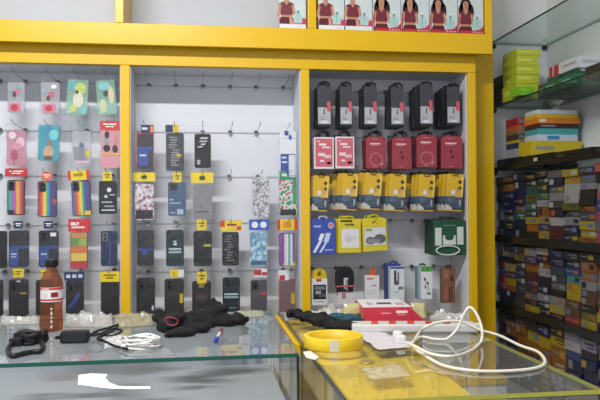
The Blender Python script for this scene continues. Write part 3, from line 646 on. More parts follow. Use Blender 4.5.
def b5b(t, w, h, d, top):
    m = MB().box(-w/2, w/2, 0, d, -h/2, h/2, P('#6f9aa8', .4)); decals_to(m, [(.1,.1,.9,.2,'#2c5a3c'),(.2,.3,.5,.8,'#a9c4cc')], w, h, 0)
    m.build('carton', t, .001); hang_tab(t, w, h, top, P('#2c4a38', .4), .5)
goods(4, (421,266.5,432.5,299), 'earphone_box', 'accessory box', gB, 'white box with a bright green top band and black earbuds, bottom row', '', 1, .04, b5, Yf=2.865)
goods(4, (417.5,266.5,428,299), 'earphone_box', 'accessory box', gB, 'pale teal box behind the green topped earbud box, bottom row', '', 1, .04, b5b, Yf=2.92, hk=False)
def b6(t, w, h, d, top):
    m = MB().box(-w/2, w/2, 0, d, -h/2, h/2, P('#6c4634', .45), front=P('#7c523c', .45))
    decals_to(m, [(.1,.06,.5,.3,'#8c604a'),(.6,.2,.85,.4,'#4a3028','o'),(.12,.5,.45,.92,'#8a5c44'),(.5,.55,.62,.95,'#54382c'),(.68,.5,.78,.95,'#5c3e30'),(.2,.2,.35,.24,'#b08a70')], w, h, 0)
    m.build('carton', t, .001); hang_tab(t, w, h, top, P('#4a3028', .4), .4)
goods(4, (442,268,455.5,303), 'earphone_box', 'accessory box', gB, 'brown kraft coloured box, last on the bottom row of the right bay', '', 1, .03, b6)
# hook labels in order along each row
for b in range(3):
    for r in range(5):
        hs = sorted([h for h in HK if h[0] == b and h[1] == r], key=lambda q: q[2])
        for i, h in enumerate(hs):
            h[3]['label'] = f"{'empty ' if h[4] else ''}wire hook, {ORD[i]} from left on the {ROWN[r]} row, {BN[b]} bay"
# ================================================================ perfume cartons on the overhead cabinet
def figure(m, w, h, x, z, s, y, cropped):
    """printed woman: hair, face, maroon dress"""
    sk, ha, dr = P('#b98368', .45), P('#2a1c1c', .45), P('#6e1f2c', .45)
    E = lambda cx, cz, rx, rz, mt, yy: m.flat([(x+s*(cx+rx*math.cos(2*PI*k/16)), z+s*(cz+rz*math.sin(2*PI*k/16))) for k in range(16)], yy, mt)
    Q = lambda pts, mt, yy: m.flat([(x+s*a, z+s*b) for a, b in pts], yy, mt)
    if not cropped:
        E(0, .80, .17, .2, ha, y-.0003); E(-.13, .62, .09, .2, ha, y-.0003); E(.15, .6, .1, .24, ha, y-.0003)
    Q([(-.06,.55),(.06,.55),(.08,.75),(-.08,.75)], sk, y-.0005)
    if not cropped:
        E(0, .80, .085, .12, sk, y-.0006)
        E(-.035, .815, .014, .01, ha, y-.0008); E(.035, .815, .014, .01, ha, y-.0008); E(0, .735, .03, .012, P('#8c2a34', .4), y-.0008)
    Q([(-.22,.55),(-.08,.62),(0,.52),(.08,.62),(.22,.55),(.16,.22),(-.16,.22)], dr, y-.0007)
    Q([(-.28,.2),(-.2,.56),(-.14,.5),(-.2,.2)], sk, y-.0009); Q([(.28,.2),(.2,.56),(.14,.5),(.2,.2)], sk, y-.0009)
    Q([(-.15,.17),(.15,.17),(.16,.24),(-.16,.24)], sk, y-.0010)
    Q([(-.24,.0-z/s),(.24,.0-z/s),(.16,.18),(-.16,.18)], P('#5c1a28', .45), y-.0011)
def perfume(box, kind, label):
    x0, x1, yb = box; Yf = UY+.012
    a, c = pY(x0, yb, Yf), pY(x1, yb, Yf)
    w = c.x-a.x; h = .158; d = .06; z0 = z1t+.0006
    t = thing('perfume_box', label, 'perfume box', ((a.x+c.x)/2, Yf, z0), 0, 'perfume cartons in the overhead cabinet')
    m = MB().box(-w/2+.0004, w/2-.0004, 0, d, 0, h, P('#cfd3d4', .35), front=P('#c6d0d0', .3))
    y = -.0002
    if kind == 'B':
        m.rect(-w/2+.001, w/2-.001, 0, .014, y-.0012, P('#b8283c', .4))
        m.flat([(w*.02,.013),(w*.49,.013),(w*.49,.036),(w*.36,.02),(w*.2,.017)], y-.0012, P('#b8283c', .4))
        m.rect(-w/2+.001, -w/2+.006, 0, h*.5, y-.0012, P('#b02438', .4))
        figure(m, w, h, -w*.2, .005, h*.92, y, False)
        for k in range(4): m.rect(w*(.08+.1*k), w*(.14+.1*k), .005, .011, y-.0016, P('#d9a4ac', .4))
        bx = w*.24
    else:
        m.rect(-w/2+.001, w/2-.001, .0, .018, y-.0014, P('#dadde0', .35))
        m.rect(-w/2+.001, w/2-.001, .018, .044, y-.0002, P('#c23a4c', .4))
        figure(m, w, h, -w*.22, .02, h*.92, y-.0001, True)
        m.flat([(-w*.1,.019),(w*.05,.019),(-w*.04,.045),(-w*.12,.05)], y-.0013, P('#c99078', .4))
        for k in range(3): m.rect(w*(.2+.07*k), w*(.24+.07*k), .007, .0095, y-.0017, P('#a9adb2', .4))
        bx = w*.2
    # printed glass bottle
    m.flat([(bx-.016,.022),(bx+.016,.022),(bx+.02,.05),(bx+.012,.062),(bx-.012,.062),(bx-.02,.05)], y-.0013, P('#a9c6c4', .3))
    m.rect(bx-.004, bx+.004, .062, .074, y-.0014, P('#5c8c88', .3)); m.rect(bx-.008, bx+.008, .074, .088, y-.0014, P('#c9d8d6', .3))
    m.rect(bx-.001, bx+.001, .03, .06, y-.0018, P('#6c9a98', .3))
    m.build('carton', t, .001)
    m = MB(); m.box(-w/2, w/2, -.0003, .0, h, h+.001, P('#d6d9da', .4)); m.box(-w/2+.001, w/2-.001, .001, d-.001, h+.0002, h+.0012, P('#d6d9da', .4)); m.build('top_flap', t)
perfume((279,306,27), 'A', 'perfume carton with cropped maroon dress print, alone left of the yellow divider')
perfume((318.4,344.5,28), 'A', 'perfume carton with cropped maroon dress print, first right of the yellow divider')
perfume((345.2,372.5,29), 'A', 'perfume carton with cropped dress print, beside the first red banded carton')
for i, (a, b) in enumerate(((373.2,401),(401.7,429.4),(430,457.6),(458.2,483.6))):
    perfume((a, b, 30), 'B', f'perfume carton with long haired woman and red band, {ORD[i]} of those four')
# ================================================================ glass shelves on the right wall
XS = pY(495.5, 210, 3.1).x
SZ = [pY(494, y, 3.1).z for y in (41, 106, 169, 236, 302)]; SZ.append(SZ[-1]-.295)
print('shelf', XS, XR, SZ)
SHN = ['highest', 'second highest', 'third', 'fourth', 'fifth', 'sixth']
YSF = 1.75
for i, z in enumerate(SZ):
    t = thing('glass_shelf', ['empty glass wall shelf at the top right with a dark green edge', 'glass wall shelf carrying the lime yellow cartons', 'glass wall shelf carrying the pile of coloured boxes', 'dark edged glass shelf under the upper wall of small boxes', 'dark edged glass shelf under the middle wall of small boxes', 'dark edged glass shelf under the lowest wall of small boxes'][i], 'glass shelf', (XS, 2.5, z), 0, 'glass shelves on the right wall')
    y0, y1 = YSF-2.5, WY-.004-2.5; x1 = XR-.003-XS
    m = MB(); g = .008
    b = [(0,y0,-g),(x1,y0,-g),(x1,y1,-g),(0,y1,-g),(0,y0,0),(x1,y0,0),(x1,y1,0),(0,y1,0)]
    m.add(b, [(4,5,6,7)], SHELFGLASS); m.add(b, [(0,1,5,4),(3,0,4,7)], GEDGED); m.add(b, [(1,2,6,5),(2,3,7,6)], P('#8fa39c', .3))
    m.build('glass_sheet', t)
    if i >= 2:
        MB().box(-.012, -.001, y0, y1, -.026 if i > 2 else -.012, .006, P('#15181a', .35)).build('front_shade_strip', t, .002)  # black strip stands in for shadow and dark cartons along the edge
    for xx in (.012, x1-.012):
        MB().box(xx-.008, xx+.008, y1-.018, y1+.0035, -.028, -.0085, P('#3c4044', .35, .6)).build('shelf_clip', t, .002)
    for yy in (1.95-2.5, 2.55-2.5):
        MB().box(x1-.02, x1+.0025, yy-.008, yy+.008, -.028, -.0085, P('#3c4044', .35, .6)).build('shelf_clip', t, .002)
# ---------------------------------------------------------------- walls of small boxes
CN = {'k':('#2a2826','black brown'),'n':('#252c48','navy'),'N':('#1f2a5c','deep blue'),'b':('#2c4a9a','blue'),'g':('#6f7076','grey'),'G':('#9c9da4','pale grey'),'w':('#c3c2c4','white'),
 'y':('#c9ac22','yellow'),'o':('#c4702c','orange'),'O':('#a5642a','rusty orange'),'t':('#2c6a64','teal'),'T':('#3aa0ae','bright teal'),'d':('#23403f','dark teal'),'v':('#6f7330','olive'),
 'h':('#4a4a48','charcoal'),'m':('#5a2a34','maroon'),'p':('#4a3f66','purple'),'r':('#a83a38','red'),'P':('#b84a74','magenta'),'B':('#6a4a36','brown'),'s':('#3f4f62','slate'),'c':('#b9a070','tan'),'l':('#9a98b8','lilac')}
INKS = ['#8f8f92', '#6a6c74', '#8a7630', '#24262c', '#505e86', '#8a5030']
def smallbox(x, y, z, wy, hz_, dx, code, label, grp, rz):
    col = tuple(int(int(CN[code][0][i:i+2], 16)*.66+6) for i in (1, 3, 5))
    m = MB().box(0, dx, -wy/2, wy/2, 0, hz_, P(col, .4))
    k = R.random(); ink = P(R.choice(INKS), .45)
    def patch(u0, u1, v0, v1, mt, e=.0003):   # print on the end facing the room
        m.add([(-e, (u0-.5)*wy, v0*hz_), (-e, (u0-.5)*wy, v1*hz_), (-e, (u1-.5)*wy, v1*hz_), (-e, (u1-.5)*wy, v0*hz_)], [(0,1,2,3)], mt)
    if k < .35: patch(.08, .42, .25, .75, ink); patch(.5, .9, .45, .6, P('#6a6c74', .45))
    elif k < .6: patch(.1, .7, .55, .72, ink); patch(.1, .5, .25, .38, ink)
    elif k < .8: patch(.62, .92, .15, .85, ink)
    # print on the side facing the camera end
    if R.random() < .5:
        m.add([(dx*.1, -wy/2-.0003, hz_*.3), (dx*.5, -wy/2-.0003, hz_*.3), (dx*.5, -wy/2-.0003, hz_*.7), (dx*.1, -wy/2-.0003, hz_*.7)], [(0,1,2,3)], ink)
    o = m.build('small_carton', None, 0, None, (x, y, z), (0, 0, rz))
    tag(o, label, 'carton', grp)
XC = [496, 503, 513.5, 524, 536, 548, 563, 578.5, 595, 611, 629]
YC = [pX(x, 210, XS+.012).y for x in XC]; YC[0] = WY-.03
GR = {3: ['kBnhGkn', 'BOnNNsnn', 'nnNNOtnk', 'kdtvtdyok', 'nddtwOcpy', 'gngGhnwmm', 'yywwvhGnn', 'hgGkkBsyyO', 'PkGPbPgP', 'gnyBkNwh'],
      4: ['lGkrbrPnn', 'hgkcByOnk', 'hvhhhhhh', 'GpOmpBgny', 'wnOwnnGdN', 'nnssgkGyn', 'nnbTyyBBr', 'kOOGBBkvy', 'ksTGhBoyn', 'gwnOkbyh'],
      5: ['hkBGhn', 'kOOnhkB', 'hOOBkn', 'nyOhNn', 'nyOOBO', 'kyOOGk', 'lwbNnGO', 'lnNNnOB', 'hyngGgOk', 'gynwGkhB']}
LV = {3: 'upper', 4: 'middle', 5: 'lowest'}
for si in (3, 4, 5):
    zs = SZ[si]+.0005; space = SZ[si-1]-.010-zs-.012
    for ci, codes in enumerate(GR[si]):
        ya, yb = YC[ci], YC[ci+1]; n = len(codes)
        hs = [R.uniform(.8, 1.25) for _ in codes]; tot = space*R.uniform(.93, .985); k = tot/sum(hs)
        hs = [q*k for q in hs]; z = zs
        for j in range(n-1, -1, -1):
            wy = (ya-yb)*R.uniform(.9, .97); rz = R.uniform(-.03, .03)
            smallbox(XS+.010+R.uniform(0, .012)*(j > 0), (ya+yb)/2, z, wy, hs[j]-.0006, .17, codes[j],
                     f'{CN[codes[j]][1]} carton, {ORD[j]} from top of {ORD[ci]} stack from post, {LV[si]} box shelf', f'small cartons on the {LV[si]} box shelf', rz)
            z += hs[j]
# ---------------------------------------------------------------- lime cartons
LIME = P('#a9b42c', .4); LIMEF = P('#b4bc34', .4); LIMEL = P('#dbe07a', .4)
def carton(name, label, cat, grp, x0, x1, y0, y1, z0, z1, mat, rz=0, decs=(), left=(), bev=.0008, front=None):
    """x0 room side, y0 camera side; decs print on the camera side, left on the room side"""
    w, d, h = x1-x0, y1-y0, z1-z0
    m = MB().box(-w/2, w/2, 0, d, 0, h, mat, front=front)
    mm = MB(); decals_to(mm, decs, w, h, -.0002)
    for f, mi in zip(mm.f, mm.m): m.add([Vector(mm.v[i])+Vector((0, 0, h/2)) for i in f], [tuple(range(len(f)))], mm.mats[mi])
    for i, (u0, v0, u1, v1, c) in enumerate(left):   # u from the far end
        e = -w/2-.0002*(i+1)
        m.add([(e, d*(1-u0), h*(1-v0)), (e, d*(1-u1), h*(1-v0)), (e, d*(1-u1), h*(1-v1)), (e, d*(1-u0), h*(1-v1))], [(0,1,2,3)], P(c, .45))
    o = m.build(name, None, 0, None, ((x0+x1)/2, y0, z0), (0, 0, rz))
    return tag(o, label, cat, grp)
xl = pY(516.5, 90, 2.88).x; xr = pY(541, 90, 2.88).x
zl = [pY(516, y, 2.88).z for y in (97, 83, 74, 65, 55, 48.5)]; zl[0] = SZ[1]+.0006
for i in range(5):
    carton('lime_carton', f'lime yellow carton, {["bottom", "second from bottom", "middle", "second from top", "topmost"][i]} of the lime pile on the glass shelf', 'carton', 'lime cartons on the glass shelf',
           xl+R.uniform(0, .004)-(.002 if i < 2 else 0), xr+R.uniform(-.012, .004), 2.88+R.uniform(0, .004), 3.02, zl[i]+.0003, zl[i+1]-.0012, LIME, R.uniform(-.02, .02), [(.08, .3, .7, .55, '#cbd264'), (.1, .68, .5, .8, '#aab81e')], [(.1, .3, .5, .6, '#c6cf58')], front=LIMEF)
p0 = pY(518, 96, 2.80)
carton('green_carton', 'small bright green carton lying before the lime pile', 'carton', None, p0.x, p0.x+.07, 2.79, 2.87, SZ[1]+.0005, SZ[1]+.036, P('#6fae22', .4), .05, [(.1, .2, .6, .5, '#86c03a')])
for i, (c, nm) in enumerate((('#2f2a28', 'black brown'), ('#3a302a', 'dark brown'), ('#25282c', 'black'), ('#3c3a36', 'charcoal'))):
    zz = SZ[1]+.0006+.033*i
    carton('dark_carton', f'{nm} narrow carton, {ORD[i]} from bottom of the dark pile behind the lime cartons', 'carton', 'dark cartons beside the lime pile', XS+.006, XS+.05, 3.03, 3.12, zz, zz+.0322, P(c, .45), 0, [(.1, .3, .5, .6, '#6a5a40')])
# green trays and the red and white carton at the back
za = SZ[1]+.0006
for i, (ya, yb, c, lab) in enumerate(((2.79, 2.90, '#3a3c34', 'dark grey packet lying right of the lime pile'), (2.66, 2.78, '#2c5a48', 'dark green flat packet under the red and white carton'), (2.53, 2.65, '#2f6a50', 'green flat packet near the front end under the white carton'))):
    x = pX(556 if i == 0 else 560, 80, XS+.05).x if False else XS+.08+(.03 if i == 0 else 0)
    carton('flat_packet', lab, 'packet', 'flat packets on the glass shelf', x, XR-.02, ya, yb, za, za+.045+(.012 if i == 0 else 0), P(c, .4), R.uniform(-.05, .05), [(.1, .2, .6, .6, '#5a8a74')], [(.2, .3, .7, .6, '#7fae98')])
    carton('flat_packet', lab.replace('lying right', 'stacked on another right').replace('flat packet', 'packet stacked on a flat packet'), 'packet', 'flat packets on the glass shelf', x+.01, XR-.03, ya+.004, yb-.004, za+.0455+(.012 if i == 0 else 0), za+.068+(.012 if i == 0 else 0), P('#2a4a40' if i else '#4a3c38', .4), R.uniform(-.05, .05), [(.1, .2, .5, .6, '#8aa89c')]) if i else None
zc_ = za+.0695
carton('long_carton', 'long white carton with a red end, lying along the glass shelf by the wall', 'carton', None, XS+.10, XR-.02, 2.54, 2.77, zc_, zc_+.045, P('#c3c4c8', .4), 0, [(.1, .3, .8, .6, '#a9aab0')], [(0, 0, .34, 1, '#a02a3c'), (.12, 0, .17, 1, '#d0a0a8'), (.5, .35, .9, .5, '#8c8e96')])
q = pY(594, 62, 2.40)
carton('dark_carton', 'dark brown carton at the picture edge on the lime carton shelf', 'carton', None, q.x, q.x+.07, 2.36, 2.46, SZ[1]+.0006, SZ[1]+.052, P('#3a322e', .45))
# ---------------------------------------------------------------- black cartons and coloured pile
zb2 = SZ[2]+.0006
for i, (ya, yb) in enumerate(((2.86, 3.09), (2.58, 2.85), (2.30, 2.57), (2.02, 2.29))):
    carton('black_carton', f'flat black carton, {ORD[i]} from the post along the coloured pile shelf', 'carton', 'flat black cartons under the coloured pile', XS+.008, XS+.20, ya, yb, zb2, zb2+.040-.004*i, P('#151a19', .4), 0, [(.1, .3, .4, .5, '#3c4a48')], [(.42, .35, .55, .72, '#b9bcbc')] if i == 1 else [(.1, .4, .3, .55, '#4a5450')])
zz = zb2+.0408
xa = pY(537, 150, 2.80).x; xb = pY(578, 150, 2.80).x
lay = [(162, 147.5, '#bda61e', 'thick yellow carton', .018), (147.5, 141, '#b9c4d0', 'pale blue and white carton', 0), (140.5, 134.5, '#3f9a9a', 'teal carton', .004), (134.5, 129.5, '#4a2c2c', 'maroon carton', -.002), (129.5, 124, '#cf7a26', 'orange carton', .012), (124, 120, '#d0a82c', 'golden yellow carton', .002), (119.8, 115.5, '#c6cacf', 'white carton', -.002)]
for i, (ya, yb, c, nm, ex) in enumerate(lay):
    h = pY(540, yb, 2.80).z-pY(540, ya, 2.80).z
    d = [(.25, .2, .55, .8, '#2f7fb4')] if i == 1 else [(.05, .25, .2, .7, '#d9d4c8')] if i == 4 else [(.1, .35, .45, .6, '#8c8a80')] if i in (0, 3) else []
    carton('flat_carton', f'{nm} in the coloured pile, {ORD[i]} from the bottom', 'carton', 'coloured pile of flat cartons', xa-(.03 if i == 0 else 0)+R.uniform(0, .004), xb+ex, 2.80, 2.915, zz, zz+h-.0006, P(c, .4), 0 if i == 0 else R.uniform(-.015, .015), d)
    zz += h
zz = zb2+.0408
xa2 = pY(517, 150, 2.935).x
for i, (h, c, nm) in enumerate(((.042, '#9a9aa0', 'grey'), (.024, '#2c3058', 'navy'), (.014, '#b89a24', 'yellow'), (.026, '#4a3a30', 'brown'), (.014, '#7a6a4c', 'tan'), (.024, '#b5562c', 'orange'), (.034, '#98282c', 'red'))):
    carton('small_carton', f'{nm} carton, {ORD[i]} from bottom of the low pile behind the coloured pile', 'carton', 'small cartons behind the coloured pile', xa2+R.uniform(0, .003), xa2+.15, 2.93, 3.05, zz, zz+h-.0006, P(c, .4), R.uniform(-.01, .01), [(.05, .2, .3, .7, '#6a6c74')])
    zz += h
# ================================================================ things on the left counter
T = ZC+.0006
def tp(x, y, h=0.0): return pZ(x, y, ZC+h)
# bottle
b0 = tp(51.5, 331)
bh = pY(51, 259.5, b0.y).z-ZC
bw_ = (pY(63.5, 310, b0.y).x-pY(40, 310, b0.y).x)/2
print('bottle', bh, bw_*2)
AMB = bpy.data.materials.new('amber_drink'); AMB.use_nodes = True
nt = AMB.node_tree; b = nt.nodes['Principled BSDF']; b.inputs['Base Color'].default_value = (*rgb('#b58263'), 1); b.inputs['Roughness'].default_value = .12
tr = nt.nodes.new('ShaderNodeBsdfTransparent'); tr.inputs[0].default_value = (*rgb('#dfb09a'), 1)
lw = nt.nodes.new('ShaderNodeTexCoord'); gr = nt.nodes.new('ShaderNodeTexNoise'); gr.inputs['Scale'].default_value = 25
nt.links.new(lw.outputs['Object'], gr.inputs['Vector'])
mr = nt.nodes.new('ShaderNodeMapRange'); mr.inputs[3].default_value = .08; mr.inputs[4].default_value = .24; nt.links.new(gr.outputs[0], mr.inputs[0])
ms = nt.nodes.new('ShaderNodeMixShader'); nt.links.new(mr.outputs[0], ms.inputs[0]); nt.links.new(tr.outputs[0], ms.inputs[1]); nt.links.new(b.outputs[0], ms.inputs[2])
nt.links.new(ms.outputs[0], nt.nodes['Material Output'].inputs[0])
bt = thing('drink_bottle', 'amber plastic drink bottle with red and white label and black cap', 'bottle', (b0.x, b0.y, T))
H = bh; W = bw_
prof = [(W*.55,0),(W*.9,.002),(W,.012),(W*.97,H*.2),(W*.93,H*.36),(W*.99,H*.42),(W*.99,H*.62),(W*.97,H*.66),(W*.85,H*.74),(W*.62,H*.81),(W*.45,H*.855),(W*.42,H*.89),(W*.42,H*.905)]
MB().lathe(prof, AMB, 36).build('bottle_body', bt)
capm = P('#17171a', .35)
m = MB().lathe([(W*.5,H*.9),(W*.52,H*.905),(W*.52,H*.985),(W*.46,H)], capm, 24)
for k in range(20):
    a = 2*PI*k/20; m.box(-.001, .001, -W*.535, -W*.5, H*.91, H*.98, capm, M=Matrix.Rotation(a, 4, 'Z'))
m.build('cap', bt)
# label: curved patch wrapping the front
def wrap(m, r, a0, a1, z0, z1, mt, n=10):
    vs = []; 
    for k in range(n+1):
        a = a0+(a1-a0)*k/n
        vs += [(r*math.sin(a), -r*math.cos(a), z0), (r*math.sin(a), -r*math.cos(a), z1)]
    m.add(vs, [(2*k, 2*k+2, 2*k+3, 2*k+1) for k in range(n)], mt, True)
m = MB(); lz0, lz1 = H*.42, H*.62
wrap(m, W*1.0+.0006, -.9, 1.6, lz0, lz1, P('#d6d2d2', .35), 18)
wrap(m, W*1.0+.0010, -.9, 1.6, lz0+.003, lz0+(lz1-lz0)*.2, P('#b03036', .35), 18)
wrap(m, W*1.0+.0010, -.9, 1.6, lz1-(lz1-lz0)*.17, lz1-.001, P('#b8343a', .35), 18)
wrap(m, W*1.0+.0013, -.7, -.1, lz0+(lz1-lz0)*.36, lz0+(lz1-lz0)*.62, P('#c9c4c4', .35))
wrap(m, W*1.0+.0014, .15, .75, lz0+(lz1-lz0)*.34, lz0+(lz1-lz0)*.66, P('#7c1f26', .35))
wrap(m, W*1.0+.0014, -.6, .0, lz1-(lz1-lz0)*.12, lz1-(lz1-lz0)*.07, P('#e4dede', .35))
m.build('bottle_label', bt)
# pale vertical strokes painting the reflected highlights down the lower body
m = MB()
for k, (za_, zb_2) in enumerate(((.06,.10),(.13,.17),(.19,.22),(.24,.29),(.31,.34))):
    wrap(m, W*1.0+.0009, .12, .27, H*za_, H*zb_2, P('#c9bdb4', .3), 3)
m.build('painted_highlights', bt)
BK = P('#0f1012', .5); BKS = P('#1d1e22', .3)
# black lead coil with plug
p = tp(28, 344); t = thing('black_cable', 'black cable lump with a curled loop, left of the bottle', 'cable', (p.x, p.y, T))
def rel(lst): return [(v.x-p.x, v.y-p.y, v.z-T) for v in lst]
pts = []
for k in range(44):
    a = 2*PI*k/11; rr_ = .028+.006*math.sin(k*1.7)
    pts.append((.006+rr_*1.15*math.cos(a), .004+rr_*.8*math.sin(a), .006+.0058*(k//11)+.003*math.sin(k*2.1)))
MB().tube(bez(pts, 3), .0066, BK, 8).build('coil', t)
c = rel([tp(13, 341, .012), tp(8, 350, .006), tp(12, 356, .006), tp(22, 354, .006), tp(32, 352, .006), tp(41, 351, .006), tp(43, 345, .007), tp(38, 339, .012)])
MB().tube(bez(c, 6), .006, BK, 8).build('loose_loop', t)
m = MB().box(-.036, -.006, -.040, -.018, .0, .020, BKS); m.build('plug', t, .004)
# adapter with leads
p = tp(75, 343); t = thing('power_adapter', 'black power adapter with two thin leads behind it, right of the bottle', 'adapter', (p.x, p.y, T))
m = MB().box(-.034, .034, -.016, .022, 0, .030, BKS); m.build('adapter_body', t, .006)
m = MB().box(-.046, -.0345, -.004, .004, .010, .018, BK); m.box(-.052, -.0465, -.002, .002, .012, .016, STEEL); m.build('plug_pin', t, .001)
c = rel([tp(87, 337, .012), tp(97, 331, .012), tp(108, 328, .006), tp(118, 325, .008), tp(112, 331, .006), tp(98, 338, .006), tp(104, 341, .006), tp(115, 346, .006), tp(127, 349, .008)])
MB().tube(bez(c, 8), .0032, BK, 8).build('lead', t)
c = rel([tp(88, 336, .018), tp(100, 334, .022), tp(112, 329, .016), tp(122, 331, .008), tp(110, 336, .005), tp(95, 333, .005)])
MB().tube(bez(c, 8), .0028, BK, 8).build('lead', t)
m = MB(); q = tp(127, 347); m.box(q.x-p.x-.004, q.x-p.x+.004, q.y-p.y-.006, q.y-p.y+.012, .002, .014, BK); m.build('plug', t, .002)
# white coil
p = tp(142, 348); t = thing('white_cable', 'white charging cable wound into a flat coil near the black cloth', 'cable', (p.x, p.y, T))
pts = []
for k in range(66):
    a = 2*PI*k/11+.2*math.sin(k); q = k/66
    pts.append(((.040+.004*math.sin(k*1.3))*math.cos(a), (.040+.006*math.cos(k*.9))*math.sin(a)*.95, .004+.004*(k//11)+.002*math.sin(k*2)))
pts += [(.0, -.01, .028), (-.02, .005, .028), (.015, .012, .026)]
MB().tube(bez(pts, 3), .0024, P('#d9d8d6', .4), 7).build('coil', t)
MB().box(-.046, -.034, -.030, -.010, .006, .013, P('#d6d5d2', .35)).build('plug', t, .002)
def crumple(name, label, cat, outline_px, amp, mat, seed=0, base=.0015, N=16, thick=False, lift=None):
    """wrinkled film laid on the counter inside a pixel quad (tl, tr, br, bl); two sides, closed round the rim"""
    A = [tp(*q) for q in outline_px]; c = sum(A, Vector())/4
    vs = []; M_ = N
    for s in (0, 1):
        for j in range(M_+1):
            for i in range(N+1):
                u, v = i/N, j/M_
                q = (A[0]*(1-u)+A[1]*u)*(1-v)+(A[3]*(1-u)+A[2]*u)*v
                n_ = noise.noise(Vector((q.x*38+seed, q.y*38, 0)))+.6*noise.noise(Vector((q.x*90, q.y*90+seed, 3)))
                e = min(u, 1-u, v, 1-v)*4; e = min(1, e)
                wob = Vector((noise.noise(Vector((v*5+seed, u*2, 1))), noise.noise(Vector((u*5, v*2, seed+2))), 0))*.008
                q = q+wob
                h = base+.0005+s*(abs(n_)*amp*(.25+.75*e)+.0008)
                if lift: h += lift(u, v)
                vs.append((q.x-c.x, q.y-c.y, h))
    K = (N+1)*(M_+1); fs = []
    for s in (0, 1):
        for j in range(M_):
            for i in range(N):
                a = s*K+j*(N+1)+i; f = (a, a+1, a+N+2, a+N+1); fs.append(f if s else f[::-1])
    rim = [i for i in range(N)]+[(j+1)*(N+1)-1 for j in range(M_)]+[K-1-i for i in range(N)]+[(M_-j)*(N+1) for j in range(M_)]
    for i in range(len(rim)):
        a, b_ = rim[i], rim[(i+1) % len(rim)]; fs.append((a, b_, b_+K, a+K))
    m = MB(); m.add(vs, fs, mat, False)
    o = m.build(name, None, 0, None, (c.x, c.y, ZC)); return tag(o, label, cat)
crumple('plastic_bag', 'crumpled clear plastic bag at the rear of the counter left of the bottle', 'plastic bag', [(2, 318), (40, 318), (38, 325), (0, 325)], .02, CRINKLE, 1)
crumple('plastic_bag', 'crumpled clear plastic bag behind the power adapter, before the yellow post', 'plastic bag', [(66, 317), (112, 316), (112, 328), (66, 327)], .036, CRINKLE, 5)
crumple('plastic_bag', 'crumpled clear bag between the yellow post and the black cloth', 'plastic bag', [(114, 316), (152, 315), (152, 326), (114, 329)], .03, clear('#f0eee2', f0=.08, rough=.12, haze=.3, hazecol='#d9d2b4', bump=.5, bscale=70), 9)
crumple('paper_slip', 'pale translucent pouch lying under the thin black lead', 'pouch', [(104, 335), (122, 334), (124, 346), (104, 350)], .006, clear('#f2f3f5', f0=.08, rough=.2, haze=.5, bump=.3), 12)
crumple('plastic_bag', 'thin clear plastic sheet behind the right end of the black cloth', 'plastic bag', [(236, 312), (262, 311.5), (264, 317), (240, 319)], .012, clear('#eef0e2', f0=.08, rough=.12, haze=.35, hazecol='#d9dcc4', bump=.5, bscale=70), 15)
# ---------------------------------------------------------------- black cloth
def blob(name, lumps, vox, mat, c, disp=.004, fr=55, parent=None):
    bm = bmesh.new()
    rnd = random.Random(len(lumps)*7)
    lumps = list(lumps)+[(x+rnd.uniform(-1, 1)*rx*1.1, y+rnd.uniform(-1, 1)*ry*.9, max(.006, z+rnd.uniform(-.7, .8)*rz_), rx*rnd.uniform(.3, .6), ry*rnd.uniform(.2, .5), rz_*rnd.uniform(.3, .6), rnd.uniform(-1, 1)) for (x, y, z, rx, ry, rz_, ang) in lumps for _ in range(4)]
    for (x, y, z, rx, ry, rz_, ang) in lumps:
        M_ = Matrix.Translation((x-c.x, y-c.y, z)) @ Matrix.Rotation(ang, 4, 'Z') @ Matrix.Diagonal((rx, ry, rz_, 1))
        bmesh.ops.create_icosphere(bm, subdivisions=3, radius=1, matrix=M_)
    me = bpy.data.meshes.new(name); bm.to_mesh(me); bm.free()
    o = bpy.data.objects.new(name, me); COL.objects.link(o)
    md = o.modifiers.new('r', 'REMESH'); md.mode = 'VOXEL'; md.voxel_size = vox
    sm = o.modifiers.new('s', 'SMOOTH'); sm.iterations = 7; sm.factor = .5
    dg = bpy.context.evaluated_depsgraph_get(); me2 = bpy.data.meshes.new_from_object(o.evaluated_get(dg))
    o.modifiers.clear(); o.data = me2; me2.name = name
    for v in me2.vertices:
        q = Vector(v.co); d = noise.noise(Vector((q.x*fr, q.y*fr*1.6, q.z*fr)))
        d2 = noise.noise(Vector((q.x*fr*2.6, q.y*fr*2.2, q.z*fr*2)))
        n_ = Vector(v.normal); v.co = q + n_*(d*disp+d2*disp*.5)
        if v.co.z < 0: v.co.z = 0
    me2.materials.clear(); me2.materials.append(mat); me2.polygons.foreach_set('use_smooth', [True]*len(me2.polygons))
    o.location = (c.x, c.y, T) if not parent else (0, 0, 0)
    if parent: o.parent = parent
    return o
CL = wallmat('#0c0d11', .95, 120, .12, .4)
c = tp(195, 332); L = []
def lump(x, y, h, rx, ry, rz_, ang=0):
    q = tp(x, y); L.append((q.x, q.y, h, rx, ry, rz_, ang))
lump(164, 331, .014, .022, .03, .020); lump(172, 332, .018, .035, .034, .024); lump(185, 331, .020, .04, .036, .028)
lump(198, 327, .020, .045, .034, .028, .2); lump(210, 325, .022, .04, .032, .030); lump(206, 321, .030, .022, .022, .034); lump(214, 321, .026, .026, .022, .034)
lump(226, 326, .012, .03, .026, .020); lump(238, 325, .012, .026, .02, .017); lump(180, 337, .01, .04, .02, .014, .1); lump(200, 333, .012, .035, .02, .016, .3)
lump(160, 324, .020, .018, .02, .024)
ct = thing('black_cloth', 'crumpled black cloth pouch with a red cord loop, on the left counter', 'cloth', (c.x, c.y, T))
blob('cloth_body', L, .0045, CL, c, .006, 42, ct)
